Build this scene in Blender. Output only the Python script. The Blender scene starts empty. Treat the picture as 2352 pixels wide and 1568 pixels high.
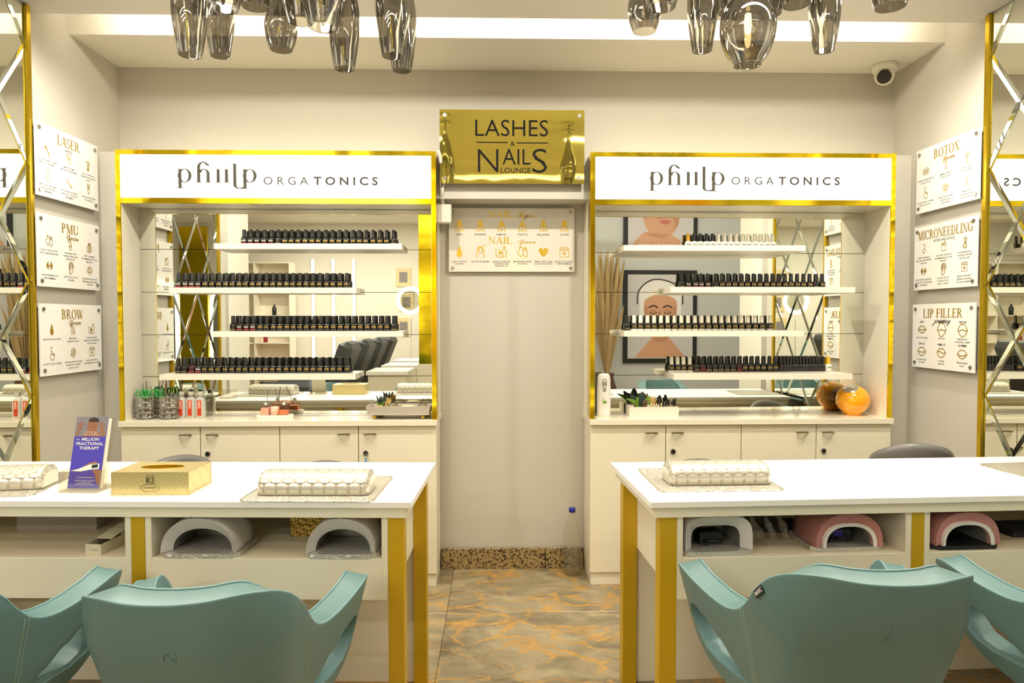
import bpy, math, random
from mathutils import Vector, Matrix
random.seed(7)
PI = math.pi
SC = bpy.context.scene
COL = SC.collection

# ------------------------------------------------------------------ camera, world, lights, exposure
def cam_setup():
    yaw, pitch, roll = .0237, .0317, -.0005
    f = Vector((math.sin(yaw)*math.cos(pitch), math.cos(yaw)*math.cos(pitch), -math.sin(pitch)))
    r = Vector((math.cos(yaw), -math.sin(yaw), 0)); u = r.cross(f)
    c, s = math.cos(roll), math.sin(roll)
    r2, u2 = c*r + s*u, c*u - s*r
    cd = bpy.data.cameras.new('camera'); co = bpy.data.objects.new('camera', cd); COL.objects.link(co)
    M = Matrix((r2, u2, -f)).transposed().to_4x4(); M.translation = Vector((0, -3.4, 1.2437))
    co.matrix_world = M
    cd.sensor_width = 36.0; cd.lens = 1568.0/2352.0*36.0; cd.clip_start = .05
    SC.camera = co
cam_setup()
W = bpy.data.worlds.new('world'); SC.world = W; W.use_nodes = True
W.node_tree.nodes['Background'].inputs[0].default_value = (1, .93, .8, 1)
W.node_tree.nodes['Background'].inputs[1].default_value = .25
SC.view_settings.view_transform = 'Standard'; SC.view_settings.look = 'None'
SC.view_settings.gamma = 1.0; SC.view_settings.use_curve_mapping = False
SC.view_settings.exposure = -0.10
try:
    SC.cycles.use_denoising = True; SC.cycles.max_bounces = 12; SC.cycles.diffuse_bounces = 5
    SC.cycles.glossy_bounces = 8; SC.cycles.transparent_max_bounces = 24; SC.cycles.sample_clamp_indirect = 6.0
    SC.cycles.caustics_reflective = False; SC.cycles.caustics_refractive = False
except Exception: pass
WARM = (1.0, .95, .83)
def area(name, loc, sx, sy, power, rot=(0,0,0), col=WARM):
    l = bpy.data.lights.new(name, 'AREA'); l.shape = 'RECTANGLE'; l.size = sx; l.size_y = sy; l.energy = power; l.color = col
    o = bpy.data.objects.new(name, l); o.location = loc; o.rotation_euler = rot; COL.objects.link(o); return o
def spot(name, loc, power, angle=100, blend=.6, size=.03, rot=(0,0,0), col=WARM):
    l = bpy.data.lights.new(name, 'SPOT'); l.energy = power; l.spot_size = math.radians(angle); l.spot_blend = blend
    l.shadow_soft_size = size; l.color = col
    o = bpy.data.objects.new(name, l); o.location = loc; o.rotation_euler = rot; COL.objects.link(o); return o
# ceiling LED profiles over the salon, the cove behind the ceiling lip, and the recessed downlights
LED_BARS = [(-1.0, -1.64, 1.3, 24), (1.12, -1.64, 1.3, 24), (0.0, -2.9, 2.6, 3)]
for i, (x, y, ln, p) in enumerate(LED_BARS): area('ceiling_led_light', (x, y, 2.455), ln, .07, p)
for i, (x, y, ln, p) in enumerate([(-2.2, -4.3, 2.2, 30), (-2.2, -5.6, 2.2, 65), (-2.2, -6.9, 2.2, 100), (2.9, -3.2, 1.8, 26)]):
    area('ceiling_led_light', (x, y, 2.88), ln, .07, p)
area('cove_led_light', (.08, -.560, 2.54), 3.4, .03, 11, rot=(PI/2, 0, 0))
area('step_cove_light', (.08, -2.34, 2.60), 3.6, .04, 60, rot=(math.radians(-126.9), 0, 0))
DOWN = [(-1.40, -1.0, 72), (1.55, -1.0, 72), (-.40, -.95, 54), (.62, -.95, 54)]
for x, y, p in DOWN: spot('downlight_beam', (x, y, 2.462), p, 165, .5, .028)

# ------------------------------------------------------------------ materials
def lin(r, g, b):
    f = lambda c: (c/255/12.92) if c/255 <= .04045 else ((c/255+.055)/1.055)**2.4
    return (f(r), f(g), f(b), 1)
MATS = {}
def mat(name, rgb=(200,200,200), rough=.5, metal=0.0, spec=.5, emit=None, estr=0, noise=0, nscale=20, bump=0, bscale=60, coat=0, stretch=None):
    if name in MATS: return MATS[name]
    m = bpy.data.materials.new(name); m.use_nodes = True; nt = m.node_tree; b = nt.nodes['Principled BSDF']
    b.inputs['Base Color'].default_value = lin(*rgb); b.inputs['Roughness'].default_value = rough
    b.inputs['Metallic'].default_value = metal; b.inputs['Specular IOR Level'].default_value = spec
    if coat: b.inputs['Coat Weight'].default_value = coat; b.inputs['Coat Roughness'].default_value = .05
    if emit: b.inputs['Emission Color'].default_value = lin(*emit); b.inputs['Emission Strength'].default_value = estr
    if noise or bump:
        tc = nt.nodes.new('ShaderNodeTexCoord'); mp = nt.nodes.new('ShaderNodeMapping')
        nt.links.new(tc.outputs['Object'], mp.inputs[0])
        if stretch: mp.inputs['Scale'].default_value = stretch
    if noise:
        n = nt.nodes.new('ShaderNodeTexNoise'); n.inputs['Scale'].default_value = nscale; n.inputs['Detail'].default_value = 4
        nt.links.new(mp.outputs[0], n.inputs['Vector'])
        mx = nt.nodes.new('ShaderNodeMix'); mx.data_type = 'RGBA'
        k = 1-noise; c = lin(*rgb); mx.inputs['A'].default_value = (c[0]*k, c[1]*k, c[2]*k, 1)
        k = 1+noise*.6; mx.inputs['B'].default_value = (min(1,c[0]*k), min(1,c[1]*k), min(1,c[2]*k), 1)
        nt.links.new(n.outputs['Fac'], mx.inputs['Factor']); nt.links.new(mx.outputs['Result'], b.inputs['Base Color'])
    if bump:
        n2 = nt.nodes.new('ShaderNodeTexNoise'); n2.inputs['Scale'].default_value = bscale; n2.inputs['Detail'].default_value = 2
        nt.links.new(mp.outputs[0], n2.inputs['Vector'])
        bp = nt.nodes.new('ShaderNodeBump'); bp.inputs['Strength'].default_value = bump; bp.inputs['Distance'].default_value = .01
        nt.links.new(n2.outputs['Fac'], bp.inputs['Height']); nt.links.new(bp.outputs[0], b.inputs['Normal'])
    MATS[name] = m; return m
def clear_mat(name, tint=(255,255,255), refl=.10, rough=.02, edge=.5, haze=0):
    if name in MATS: return MATS[name]
    m = bpy.data.materials.new(name); m.use_nodes = True; nt = m.node_tree; nt.nodes.remove(nt.nodes['Principled BSDF'])
    out = nt.nodes['Material Output']; tr = nt.nodes.new('ShaderNodeBsdfTransparent'); tr.inputs[0].default_value = lin(*tint)
    gl = nt.nodes.new('ShaderNodeBsdfGlossy'); gl.inputs['Roughness'].default_value = rough
    mx = nt.nodes.new('ShaderNodeMixShader'); fr = nt.nodes.new('ShaderNodeLayerWeight'); fr.inputs[0].default_value = .35
    pw = nt.nodes.new('ShaderNodeMath'); pw.operation = 'POWER'; pw.inputs[1].default_value = 3.0; nt.links.new(fr.outputs['Facing'], pw.inputs[0])
    ad = nt.nodes.new('ShaderNodeMath'); ad.operation = 'MULTIPLY_ADD'; ad.use_clamp = True; ad.inputs[1].default_value = edge; ad.inputs[2].default_value = refl
    nt.links.new(pw.outputs[0], ad.inputs[0]); nt.links.new(ad.outputs[0], mx.inputs[0])
    if haze:
        df = nt.nodes.new('ShaderNodeBsdfDiffuse'); df.inputs[0].default_value = lin(250,248,240); hz = nt.nodes.new('ShaderNodeMixShader'); hz.inputs[0].default_value = haze
        nt.links.new(tr.outputs[0], hz.inputs[1]); nt.links.new(df.outputs[0], hz.inputs[2]); tr = hz
    nt.links.new(tr.outputs[0], mx.inputs[1]); nt.links.new(gl.outputs[0], mx.inputs[2]); nt.links.new(mx.outputs[0], out.inputs[0])
    MATS[name] = m; return m

mat('wall_paint', (200,194,180), .75, noise=.03, nscale=3, bump=.12, bscale=260, stretch=(1,1,.15))
mat('ceiling_paint', (238,232,218), .8)
mat('white_laminate', (236,229,207), .32, noise=.02, nscale=5)
mat('white_top', (246,243,235), .28)
mat('door_laminate', (236,227,200), .42, noise=.03, nscale=2.5)
mat('shelf_white', (240,231,212), .3)
mat('gap_dark', (40,34,26), .8)
mat('gold_mirror', (255,222,44), .10, 1.0, bump=.07, bscale=7)
mat('gold_sign', (255,240,126), .03, 1.0, bump=.10, bscale=4)
mat('gold_paint', (202,164,18), .36, .2, noise=.12, nscale=6)
mat('gold_trim', (206,172,40), .25, .9)
mat('gold_foil', (194,160,52), .36, .7)
mat('gold_bright', (228,192,70), .3, .55)
mat('print_black', (24,22,22), .7, spec=.1)
mat('print_gray', (70,66,60), .7, spec=.1)
mat('logo_gray', (78,74,64), .7, spec=.1)
mat('acrylic_white', (247,244,236), .10, coat=.6)
mat('acrylic_beige', (228,222,208), .12, coat=.6)
mat('chrome', (225,225,225), .12, 1.0)
mat('steel', (175,172,165), .25, 1.0)
mat('bronze', (150,135,95), .3, 1.0)
mat('mirror', (238,240,232), .004, 1.0)
mat('mirror_bevel', (225,232,222), .02, 1.0)
mat('black_plastic', (20,20,22), .35)
mat('black_matte', (28,28,30), .6)
mat('polish_black', (17,15,15), .18, coat=.4)
mat('polish_wine', (58,14,20), .18, coat=.4)
mat('cap_black', (20,19,19), .32)
mat('cap_white', (240,236,220), .3)
mat('cap_yellow', (226,176,40), .3)
mat('label_gold', (214,178,84), .35, .6)
mat('label_red', (150,30,45), .5)
mat('label_white', (232,226,208), .5)
mat('plastic_white', (236,232,226), .3)
mat('lamp_white', (232,227,224), .22, coat=.4)
mat('lamp_inner', (150,146,138), .35, .3)
mat('lamp_pink', (186,126,120), .25, coat=.4)
mat('screen_dark', (24,26,34), .1, coat=.5)
mat('foil', (218,214,204), .42, .7, bump=.6, bscale=60)
mat('leather_teal', (93,124,123), .38, noise=.12, nscale=7, bump=.03, bscale=220)
mat('leather_pipe', (112,146,148), .4)
mat('stitch', (158,166,140), .7)
mat('emboss', (109,142,142), .45)
mat('stool_gray', (112,108,104), .35)
mat('recliner_gray', (72,74,74), .55)
mat('candle_wax', (246,220,196), .5)
mat('oil_pink', (250,200,178), .15)
mat('oil_orange', (236,150,100), .12)
mat('orange_gloss', (255,172,0), .10, coat=.8)
mat('wood_white', (226,216,200), .6, noise=.15, nscale=14, stretch=(.15,1,1))
mat('wood_grey', (196,186,170), .6, noise=.18, nscale=16, stretch=(.12,1,1))
mat('leaf_green', (118,162,50), .5, noise=.25, nscale=40)
mat('leaf_dark', (36,50,44), .45, noise=.25, nscale=40)
mat('leaf_brown', (92,62,44), .5)
mat('dry_straw', (222,192,122), .7)
mat('reed', (110,92,58), .7)
mat('soap_cream', (232,210,160), .5)
mat('label_orange', (218,72,24), .45)
mat('label_orange2', (190,52,14), .45)
mat('bottle_blue', (34,40,160), .35)
mat('scissor_green', (52,172,70), .35)
mat('orange_plastic', (240,140,24), .35)
mat('brochure_blue', (72,62,178), .35, noise=.05, nscale=6)
mat('brochure_gray', (128,124,132), .5)
mat('skin', (208,158,126), .55)
mat('skin_dark', (150,98,70), .55)
mat('skin_mid', (188,136,106), .55)
mat('hair_dark', (52,38,32), .6)
mat('lip_red', (190,110,100), .5)
mat('towel_white', (236,232,230), .8)
mat('poster_bg', (204,200,202), .6)
mat('cushion_silver', (228,222,206), .30, .55)
mat('tissue_inside', (190,150,40), .4, .6)
mat('camera_white', (236,231,216), .4)
mat('lens_black', (14,14,16), .08, coat=.6)
mat('cable_white', (226,218,200), .5)
mat('carton', (214,206,180), .7)
mat('box_grey', (172,164,160), .6)
mat('pampas', (176,150,104), .9, noise=.2, nscale=30)
mat('grey_wall', (198,200,198), .8)
mat('key_blue', (90,140,200), .4)
mat('led_glow', (255,250,235), .5, emit=(255,247,226), estr=9)
mat('bulb_glow', (255,240,200), .5, emit=(255,226,160), estr=14)
mat('cream_inner', (226,214,186), .5)
mat('photo_a', (150,140,140), .5, noise=.5, nscale=30)
def signbox_mat():
    m = mat('sign_lit', (255,253,248), .4, emit=(255,250,238), estr=1.35); return m
signbox_mat()
clear_mat('clear_plastic', (248,247,243), .06, .02, .40, .05)
clear_mat('clear_glass', (236,236,228), .10)
clear_mat('pink_glass', (255,240,234), .05, .02, .3)
clear_mat('hazy_plastic', (255,255,252), .03, .05, .2, .30)
clear_mat('wrap_film', (240,236,226), .10, .06, .4)
clear_mat('water', (238,238,228), .01, .02, .05)
clear_mat('acrylic', (250,248,242), .06)
clear_mat('smoke_glass', (156,150,138), .36, .015, .6)
clear_mat('crystal', (214,210,204), .40, .03, .5)

def marble():
    m = bpy.data.materials.new('floor_marble'); m.use_nodes = True; nt = m.node_tree; b = nt.nodes['Principled BSDF']
    N = nt.nodes.new; L = nt.links.new
    tc = N('ShaderNodeTexCoord'); oi = N('ShaderNodeObjectInfo'); sc = N('ShaderNodeVectorMath'); sc.operation = 'SCALE'; sc.inputs[0].default_value = (37, 19, 5)
    L(oi.outputs['Random'], sc.inputs['Scale']); ad = N('ShaderNodeVectorMath'); ad.operation = 'ADD'
    L(tc.outputs['Object'], ad.inputs[0]); L(sc.outputs[0], ad.inputs[1])
    mp = N('ShaderNodeMapping'); mp.inputs['Rotation'].default_value = (0, 0, .6); mp.inputs['Scale'].default_value = (1.0, 1.7, 1)
    L(ad.outputs[0], mp.inputs[0])
    wn = N('ShaderNodeTexNoise'); wn.inputs['Scale'].default_value = 3.2; wn.inputs['Detail'].default_value = 5; L(mp.outputs[0], wn.inputs['Vector'])
    w2 = N('ShaderNodeVectorMath'); w2.operation = 'SCALE'; w2.inputs['Scale'].default_value = .55; L(wn.outputs['Color'], w2.inputs[0])
    w3 = N('ShaderNodeVectorMath'); w3.operation = 'ADD'; L(mp.outputs[0], w3.inputs[0]); L(w2.outputs[0], w3.inputs[1])
    vo = N('ShaderNodeTexVoronoi'); vo.feature = 'DISTANCE_TO_EDGE'; vo.inputs['Scale'].default_value = 4.2; L(w3.outputs[0], vo.inputs['Vector'])
    big = N('ShaderNodeTexNoise'); big.inputs['Scale'].default_value = 2.3; big.inputs['Detail'].default_value = 3; L(mp.outputs[0], big.inputs['Vector'])
    bw = N('ShaderNodeMapRange'); bw.inputs['From Min'].default_value = .42; bw.inputs['From Max'].default_value = .66; bw.inputs['To Min'].default_value = .012; bw.inputs['To Max'].default_value = .20; L(big.outputs['Fac'], bw.inputs['Value'])
    dv = N('ShaderNodeMath'); dv.operation = 'DIVIDE'; L(vo.outputs['Distance'], dv.inputs[0]); L(bw.outputs[0], dv.inputs[1])
    inv = N('ShaderNodeMapRange'); inv.inputs['From Min'].default_value = .25; inv.inputs['From Max'].default_value = 1.0; inv.inputs['To Min'].default_value = 1; inv.inputs['To Max'].default_value = 0; L(dv.outputs[0], inv.inputs['Value'])
    fine = N('ShaderNodeTexNoise'); fine.inputs['Scale'].default_value = 16; fine.inputs['Detail'].default_value = 8; fine.inputs['Roughness'].default_value = .65; L(w3.outputs[0], fine.inputs['Vector'])
    ml = N('ShaderNodeMath'); ml.operation = 'MULTIPLY'; L(inv.outputs[0], ml.inputs[0])
    fr = N('ShaderNodeMapRange'); fr.inputs['From Min'].default_value = .32; fr.inputs['From Max'].default_value = .56; L(fine.outputs['Fac'], fr.inputs['Value']); L(fr.outputs[0], ml.inputs[1])
    base = N('ShaderNodeValToRGB'); base.color_ramp.elements[0].position = .3; base.color_ramp.elements[0].color = lin(112,99,76)
    base.color_ramp.elements[1].position = .72; base.color_ramp.elements[1].color = lin(170,156,124); L(big.outputs['Fac'], base.inputs[0])
    bn = N('ShaderNodeTexNoise'); bn.inputs['Scale'].default_value = 5; bn.inputs['Detail'].default_value = 7; L(w3.outputs[0], bn.inputs['Vector']); L(bn.outputs['Fac'], base.inputs[0])
    vein = N('ShaderNodeValToRGB'); vein.color_ramp.elements[0].color = lin(170,122,50); vein.color_ramp.elements[1].color = lin(204,162,92); vein.color_ramp.elements[0].position = .3; vein.color_ramp.elements[1].position = .75; L(fine.outputs['Fac'], vein.inputs[0])
    mx = N('ShaderNodeMix'); mx.data_type = 'RGBA'; L(ml.outputs[0], mx.inputs['Factor']); L(base.outputs[0], mx.inputs['A']); L(vein.outputs[0], mx.inputs['B'])
    L(mx.outputs['Result'], b.inputs['Base Color']); b.inputs['Roughness'].default_value = .16; MATS['floor_marble'] = m
marble()
def granite():
    m = bpy.data.materials.new('granite'); m.use_nodes = True; nt = m.node_tree; b = nt.nodes['Principled BSDF']; N = nt.nodes.new; L = nt.links.new
    tc = N('ShaderNodeTexCoord'); v = N('ShaderNodeTexNoise'); v.inputs['Scale'].default_value = 110; v.inputs['Detail'].default_value = 3; L(tc.outputs['Object'], v.inputs['Vector'])
    r = N('ShaderNodeValToRGB'); e = r.color_ramp.elements; e[0].position = .40; e[0].color = lin(48,38,26); e[1].position = .47; e[1].color = lin(150,126,84)
    x = e.new(.66); x.color = lin(176,152,104); L(v.outputs['Fac'], r.inputs[0]); L(r.outputs[0], b.inputs['Base Color']); b.inputs['Roughness'].default_value = .3; MATS['granite'] = m
granite()
def scale_mat(name, rgb, sx, dark=.72):
    # embossed metallic reptile/weave relief for the hand rests and gold boxes
    m = bpy.data.materials.new(name); m.use_nodes = True; nt = m.node_tree; b = nt.nodes['Principled BSDF']; N = nt.nodes.new; L = nt.links.new
    tc = N('ShaderNodeTexCoord'); vo = N('ShaderNodeTexVoronoi'); vo.feature = 'DISTANCE_TO_EDGE'; vo.inputs['Scale'].default_value = sx; vo.inputs['Randomness'].default_value = .55; L(tc.outputs['Object'], vo.inputs['Vector'])
    mr = N('ShaderNodeMapRange'); mr.inputs['From Max'].default_value = .22; L(vo.outputs['Distance'], mr.inputs['Value'])
    mx = N('ShaderNodeMix'); mx.data_type = 'RGBA'; c = lin(*rgb); mx.inputs['A'].default_value = (c[0]*dark, c[1]*dark, c[2]*dark, 1); mx.inputs['B'].default_value = c
    L(mr.outputs[0], mx.inputs['Factor']); L(mx.outputs['Result'], b.inputs['Base Color'])
    bp = N('ShaderNodeBump'); bp.inputs['Strength'].default_value = .55; bp.inputs['Distance'].default_value = .004; L(mr.outputs[0], bp.inputs['Height']); L(bp.outputs[0], b.inputs['Normal'])
    b.inputs['Metallic'].default_value = .65; b.inputs['Roughness'].default_value = .30; MATS[name] = m
scale_mat('silver_scales', (236,230,214), 52)
scale_mat('silver_mat', (214,208,192), 130)
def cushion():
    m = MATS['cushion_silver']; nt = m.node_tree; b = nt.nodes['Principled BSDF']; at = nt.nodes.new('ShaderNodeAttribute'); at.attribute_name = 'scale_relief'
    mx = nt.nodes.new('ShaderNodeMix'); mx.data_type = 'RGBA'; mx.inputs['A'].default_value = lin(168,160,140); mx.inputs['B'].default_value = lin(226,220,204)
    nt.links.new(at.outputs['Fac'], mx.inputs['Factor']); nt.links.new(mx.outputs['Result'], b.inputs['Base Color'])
cushion()
def weave_mat(name, c1, c2, s):
    m = bpy.data.materials.new(name); m.use_nodes = True; nt = m.node_tree; b = nt.nodes['Principled BSDF']; N = nt.nodes.new; L = nt.links.new
    tc = N('ShaderNodeTexCoord'); mp = N('ShaderNodeMapping'); mp.inputs['Rotation'].default_value = (.78, .78, .78); mp.inputs['Scale'].default_value = (s, s, s); L(tc.outputs['Object'], mp.inputs[0])
    ck = N('ShaderNodeTexChecker'); ck.inputs['Scale'].default_value = 1; ck.inputs['Color1'].default_value = lin(*c1); ck.inputs['Color2'].default_value = lin(*c2); L(mp.outputs[0], ck.inputs['Vector'])
    L(ck.outputs['Color'], b.inputs['Base Color']); bp = N('ShaderNodeBump'); bp.inputs['Strength'].default_value = .4; bp.inputs['Distance'].default_value = .002
    L(ck.outputs['Fac'], bp.inputs['Height']); L(bp.outputs[0], b.inputs['Normal']); b.inputs['Metallic'].default_value = .6; b.inputs['Roughness'].default_value = .3; MATS[name] = m
weave_mat('tissue_gold', (220,202,146), (206,186,126), 190)
mat('counter_cream', (240,231,206), .14)
weave_mat('box_gold', (206,172,84), (128,96,34), 110)

# ------------------------------------------------------------------ mesh helpers
class MB:
    def __init__(s): s.v = []; s.f = []; s.sm = []
    def add(s, vs, fs, smooth=False, M=None):
        o = len(s.v)
        if M is not None: vs = [M @ Vector(p) for p in vs]
        s.v += [tuple(p) for p in vs]; s.f += [tuple(i+o for i in f) for f in fs]; s.sm += [smooth]*len(fs); return s
    def box(s, x0, x1, y0, y1, z0, z1, M=None):
        v = [(x0,y0,z0),(x1,y0,z0),(x1,y1,z0),(x0,y1,z0),(x0,y0,z1),(x1,y0,z1),(x1,y1,z1),(x0,y1,z1)]
        return s.add(v, [(0,3,2,1),(4,5,6,7),(0,1,5,4),(1,2,6,5),(2,3,7,6),(3,0,4,7)], False, M)
    def bbox(s, x0, x1, y0, y1, z0, z1, b=.004, M=None):   # box with chamfered vertical and top edges
        h = []
        for z, k in ((z0, 0), (z1-b, 0), (z1, b)):
            xa, xb, ya, yb = x0+k, x1-k, y0+k, y1-k; c = max(b-k*.2, .0005)
            h += [(xa+c,ya,z),(xb-c,ya,z),(xb,ya+c,z),(xb,yb-c,z),(xb-c,yb,z),(xa+c,yb,z),(xa,yb-c,z),(xa,ya+c,z)]
        f = [tuple(range(7,-1,-1)), tuple(range(16,24))]
        for k in (0, 8):
            for i in range(8): f.append((k+i, k+(i+1)%8, k+8+(i+1)%8, k+8+i))
        return s.add(h, f, False, M)
    def lathe(s, prof, n=20, c=(0,0,0), smooth=True, M=None, cap0=True, cap1=True, sx=1, sy=1):
        vs = []; fs = []
        for r, z in prof:
            for i in range(n):
                a = 2*PI*i/n; vs.append((c[0]+r*math.cos(a)*sx, c[1]+r*math.sin(a)*sy, c[2]+z))
        m = len(prof)
        for j in range(m-1):
            for i in range(n): fs.append((j*n+i, j*n+(i+1)%n, (j+1)*n+(i+1)%n, (j+1)*n+i))
        if cap0: fs.append(tuple(range(n-1,-1,-1)))
        if cap1: fs.append(tuple(range((m-1)*n, m*n)))
        return s.add(vs, fs, smooth, M)
    def cyl(s, p0, p1, r0, r1=None, n=14, smooth=True, caps=True):
        p0, p1 = Vector(p0), Vector(p1); r1 = r0 if r1 is None else r1
        d = (p1-p0).normalized(); a = d.orthogonal().normalized(); b = d.cross(a)
        vs = []
        for p, r in ((p0, r0), (p1, r1)):
            for i in range(n):
                t = 2*PI*i/n; vs.append(p + (a*math.cos(t)+b*math.sin(t))*r)
        fs = [(i, (i+1)%n, n+(i+1)%n, n+i) for i in range(n)]
        s.add(vs, fs, smooth)
        if caps: s.add(vs[:n], [tuple(range(n-1,-1,-1))]); s.add(vs[n:], [tuple(range(n))])
        return s
    def tube(s, pts, r, n=8, closed=False, smooth=True):
        pts = [Vector(p) for p in pts]; m = len(pts); vs = []; fs = []; prev = None
        for i, p in enumerate(pts):
            if closed: d = pts[(i+1)%m]-pts[i-1]
            else: d = pts[min(i+1,m-1)]-pts[max(i-1,0)]
            d.normalize()
            if prev is None: a = d.orthogonal().normalized()
            else:
                a = prev - d*prev.dot(d); a = a.normalized() if a.length > 1e-6 else d.orthogonal().normalized()
            prev = a; b = d.cross(a); rr = r[i] if isinstance(r, (list, tuple)) else r
            for k in range(n):
                t = 2*PI*k/n; vs.append(p + (a*math.cos(t)+b*math.sin(t))*rr)
        for i in range(m if closed else m-1):
            j = (i+1)%m
            for k in range(n): fs.append((i*n+k, i*n+(k+1)%n, j*n+(k+1)%n, j*n+k))
        if not closed: fs += [tuple(range(n-1,-1,-1)), tuple(range((m-1)*n, m*n))]
        return s.add(vs, fs, smooth)
    def prism(s, poly, y0, y1, M=None, smooth=False):     # polygon in XZ (counter-clockwise seen from -Y) extruded along Y
        n = len(poly); vs = [(x, y0, z) for x, z in poly] + [(x, y1, z) for x, z in poly]
        fs = [tuple(range(n)), tuple(range(2*n-1, n-1, -1))]
        s.add(vs, fs, False, M)
        s.add(vs, [(i, i+n, (i+1)%n+n, (i+1)%n) for i in range(n)], smooth, M); return s
    def flat(s, poly, y=0): return s.add([(x, y-2e-5*(len(s.f) % 19), z) for x, z in poly], [tuple(range(len(poly)))])
    def sphere(s, c, r, n=18, m=10, sz=1, smooth=True):
        prof = [(max(r*math.sin(PI*j/m), 1e-4), -r*math.cos(PI*j/m)*sz) for j in range(m+1)]
        return s.lathe(prof, n, c, smooth)
    def build(s, name, material, parent=None, M=None):
        me = bpy.data.meshes.new(name); me.from_pydata(s.v, [], s.f); me.update()
        me.polygons.foreach_set('use_smooth', s.sm)
        me.materials.append(MATS[material])
        return link(name, me, parent)
def link(name, me, parent=None):
    o = bpy.data.objects.new(name, me); COL.objects.link(o)
    if parent is not None: o.parent = parent
    return o
def tag(o, label, cat, group=None, kind=None):
    o['label'] = label; o['category'] = cat
    if group: o['group'] = group
    if kind: o['kind'] = kind
    return o
def thing(name, label, cat, loc=(0,0,0), rz=0, group=None):
    o = bpy.data.objects.new(name, None); COL.objects.link(o); o.empty_display_size = .05
    o.location = loc; o.rotation_euler = (0,0,rz); return tag(o, label, cat, group)
def struct(o, label, cat='room'):
    o['label'] = label; o['category'] = cat; o['kind'] = 'structure'; return o
def copy_tree(o, parent=None):
    c = o.copy(); COL.objects.link(c); c.parent = parent
    for ch in list(o.children): copy_tree(ch, c)
    return c
def catmull(pts, k=6, closed=False):
    n = len(pts); out = []
    P = lambda i: pts[i % n] if closed else pts[min(max(i, 0), n-1)]
    for i in range(n if closed else n-1):
        a, b, c, d = P(i-1), P(i), P(i+1), P(i+2)
        for j in range(k):
            t = j/k
            out.append(tuple(.5*((2*b[q])+(-a[q]+c[q])*t+(2*a[q]-5*b[q]+4*c[q]-d[q])*t*t+(-a[q]+3*b[q]-3*c[q]+d[q])*t**3) for q in range(len(b))))
    if not closed: out.append(tuple(pts[-1]))
    return out
def interp(tab, x):
    if x <= tab[0][0]: return tab[0][1]
    for (a, fa), (b, fb) in zip(tab, tab[1:]):
        if x <= b:
            t = (x-a)/(b-a); t = t*t*(3-2*t); return fa+(fb-fa)*t
    return tab[-1][1]
def smooth_table(tab, k=8):
    t = catmull(tab, k)
    def f(x):
        if x <= t[0][0]: return t[0][1]
        for (a, fa), (b, fb) in zip(t, t[1:]):
            if x <= b: return fa+(fb-fa)*(x-a)/max(1e-9, b-a)
        return t[-1][1]
    return f
def ribbon(mb, pts, w, y=0, closed=False):
    n = len(pts); vs = []; y -= 2e-5*(len(mb.f) % 23)
    for i in range(n):
        if closed: a, b = pts[i-1], pts[(i+1)%n]
        else: a, b = pts[max(i-1,0)], pts[min(i+1,n-1)]
        dx, dz = b[0]-a[0], b[1]-a[1]; L = math.hypot(dx, dz) or 1; nx, nz = -dz/L, dx/L
        ww = (w[i] if isinstance(w, (list, tuple)) else w)/2
        vs += [(pts[i][0]-nx*ww, y, pts[i][1]-nz*ww), (pts[i][0]+nx*ww, y, pts[i][1]+nz*ww)]
    fs = []
    for i in range(n if closed else n-1):
        j = (i+1)%n; fs.append((2*i, 2*j, 2*j+1, 2*i+1))
    mb.add(vs, fs)

# ------------------------------------------------------------------ lettering
_tc = {}
def text_raw(s, bold=0.0, shear=0.0, space=1.0):
    key = (s, bold, shear, space)
    if key in _tc: return _tc[key]
    cu = bpy.data.curves.new('t', 'FONT'); cu.body = s; cu.size = 1; cu.resolution_u = 3; cu.offset = bold; cu.shear = shear; cu.space_character = space
    ob = bpy.data.objects.new('t', cu); COL.objects.link(ob)
    dg = bpy.context.evaluated_depsgraph_get(); me = bpy.data.meshes.new_from_object(ob.evaluated_get(dg))
    vs = [(v.co.x, v.co.y) for v in me.vertices]; fs = [tuple(p.vertices) for p in me.polygons]
    bpy.data.objects.remove(ob); bpy.data.curves.remove(cu); bpy.data.meshes.remove(me)
    _tc[key] = (vs, fs); return _tc[key]
def put_text(mb, s, cx, z, h, y, width=None, bold=0.0, shear=0.0, space=1.0, align='c', cap=.70, maxw=None):
    # flat lettering in the local XZ plane facing -Y; h = capital height
    vs, fs = text_raw(s, bold, shear, space)
    if not vs: return
    k = h/cap; x0 = min(v[0] for v in vs); x1 = max(v[0] for v in vs); kx = k if width is None else width/(x1-x0)
    if maxw and (x1-x0)*kx > maxw: kx = maxw/(x1-x0)
    ox = {'c': cx-(x0+x1)/2*kx, 'l': cx-x0*kx, 'r': cx-x1*kx}[align]
    mb.add([(ox+v[0]*kx, y, z+v[1]*k) for v in vs], fs)
def islands(mb):
    par = list(range(len(mb.v)))
    def find(i):
        while par[i] != i: par[i] = par[par[i]]; i = par[i]
        return i
    for f in mb.f:
        for k in f[1:]: par[find(k)] = find(f[0])
    grp = {}
    for f in mb.f: grp.setdefault(find(f[0]), []).append(f)
    out = []
    for fs in grp.values():
        idx = sorted({i for f in fs for i in f}); mp = {i: k for k, i in enumerate(idx)}; m = MB(); m.add([mb.v[i] for i in idx], [tuple(mp[i] for i in f) for f in fs]); out.append(m)
    return out
def ell(cx, cy, rx, ry, a0=0, a1=360, n=20): return [(cx+rx*math.cos(math.radians(a0+(a1-a0)*i/n)), cy+ry*math.sin(math.radians(a0+(a1-a0)*i/n))) for i in range(n+1)]
T_, t_ = .17, .06
def stem(x, y0=0, y1=1, w=T_): return [[(x-w/2,y0),(x+w/2,y0),(x+w/2,y1),(x-w/2,y1)]]
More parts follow.
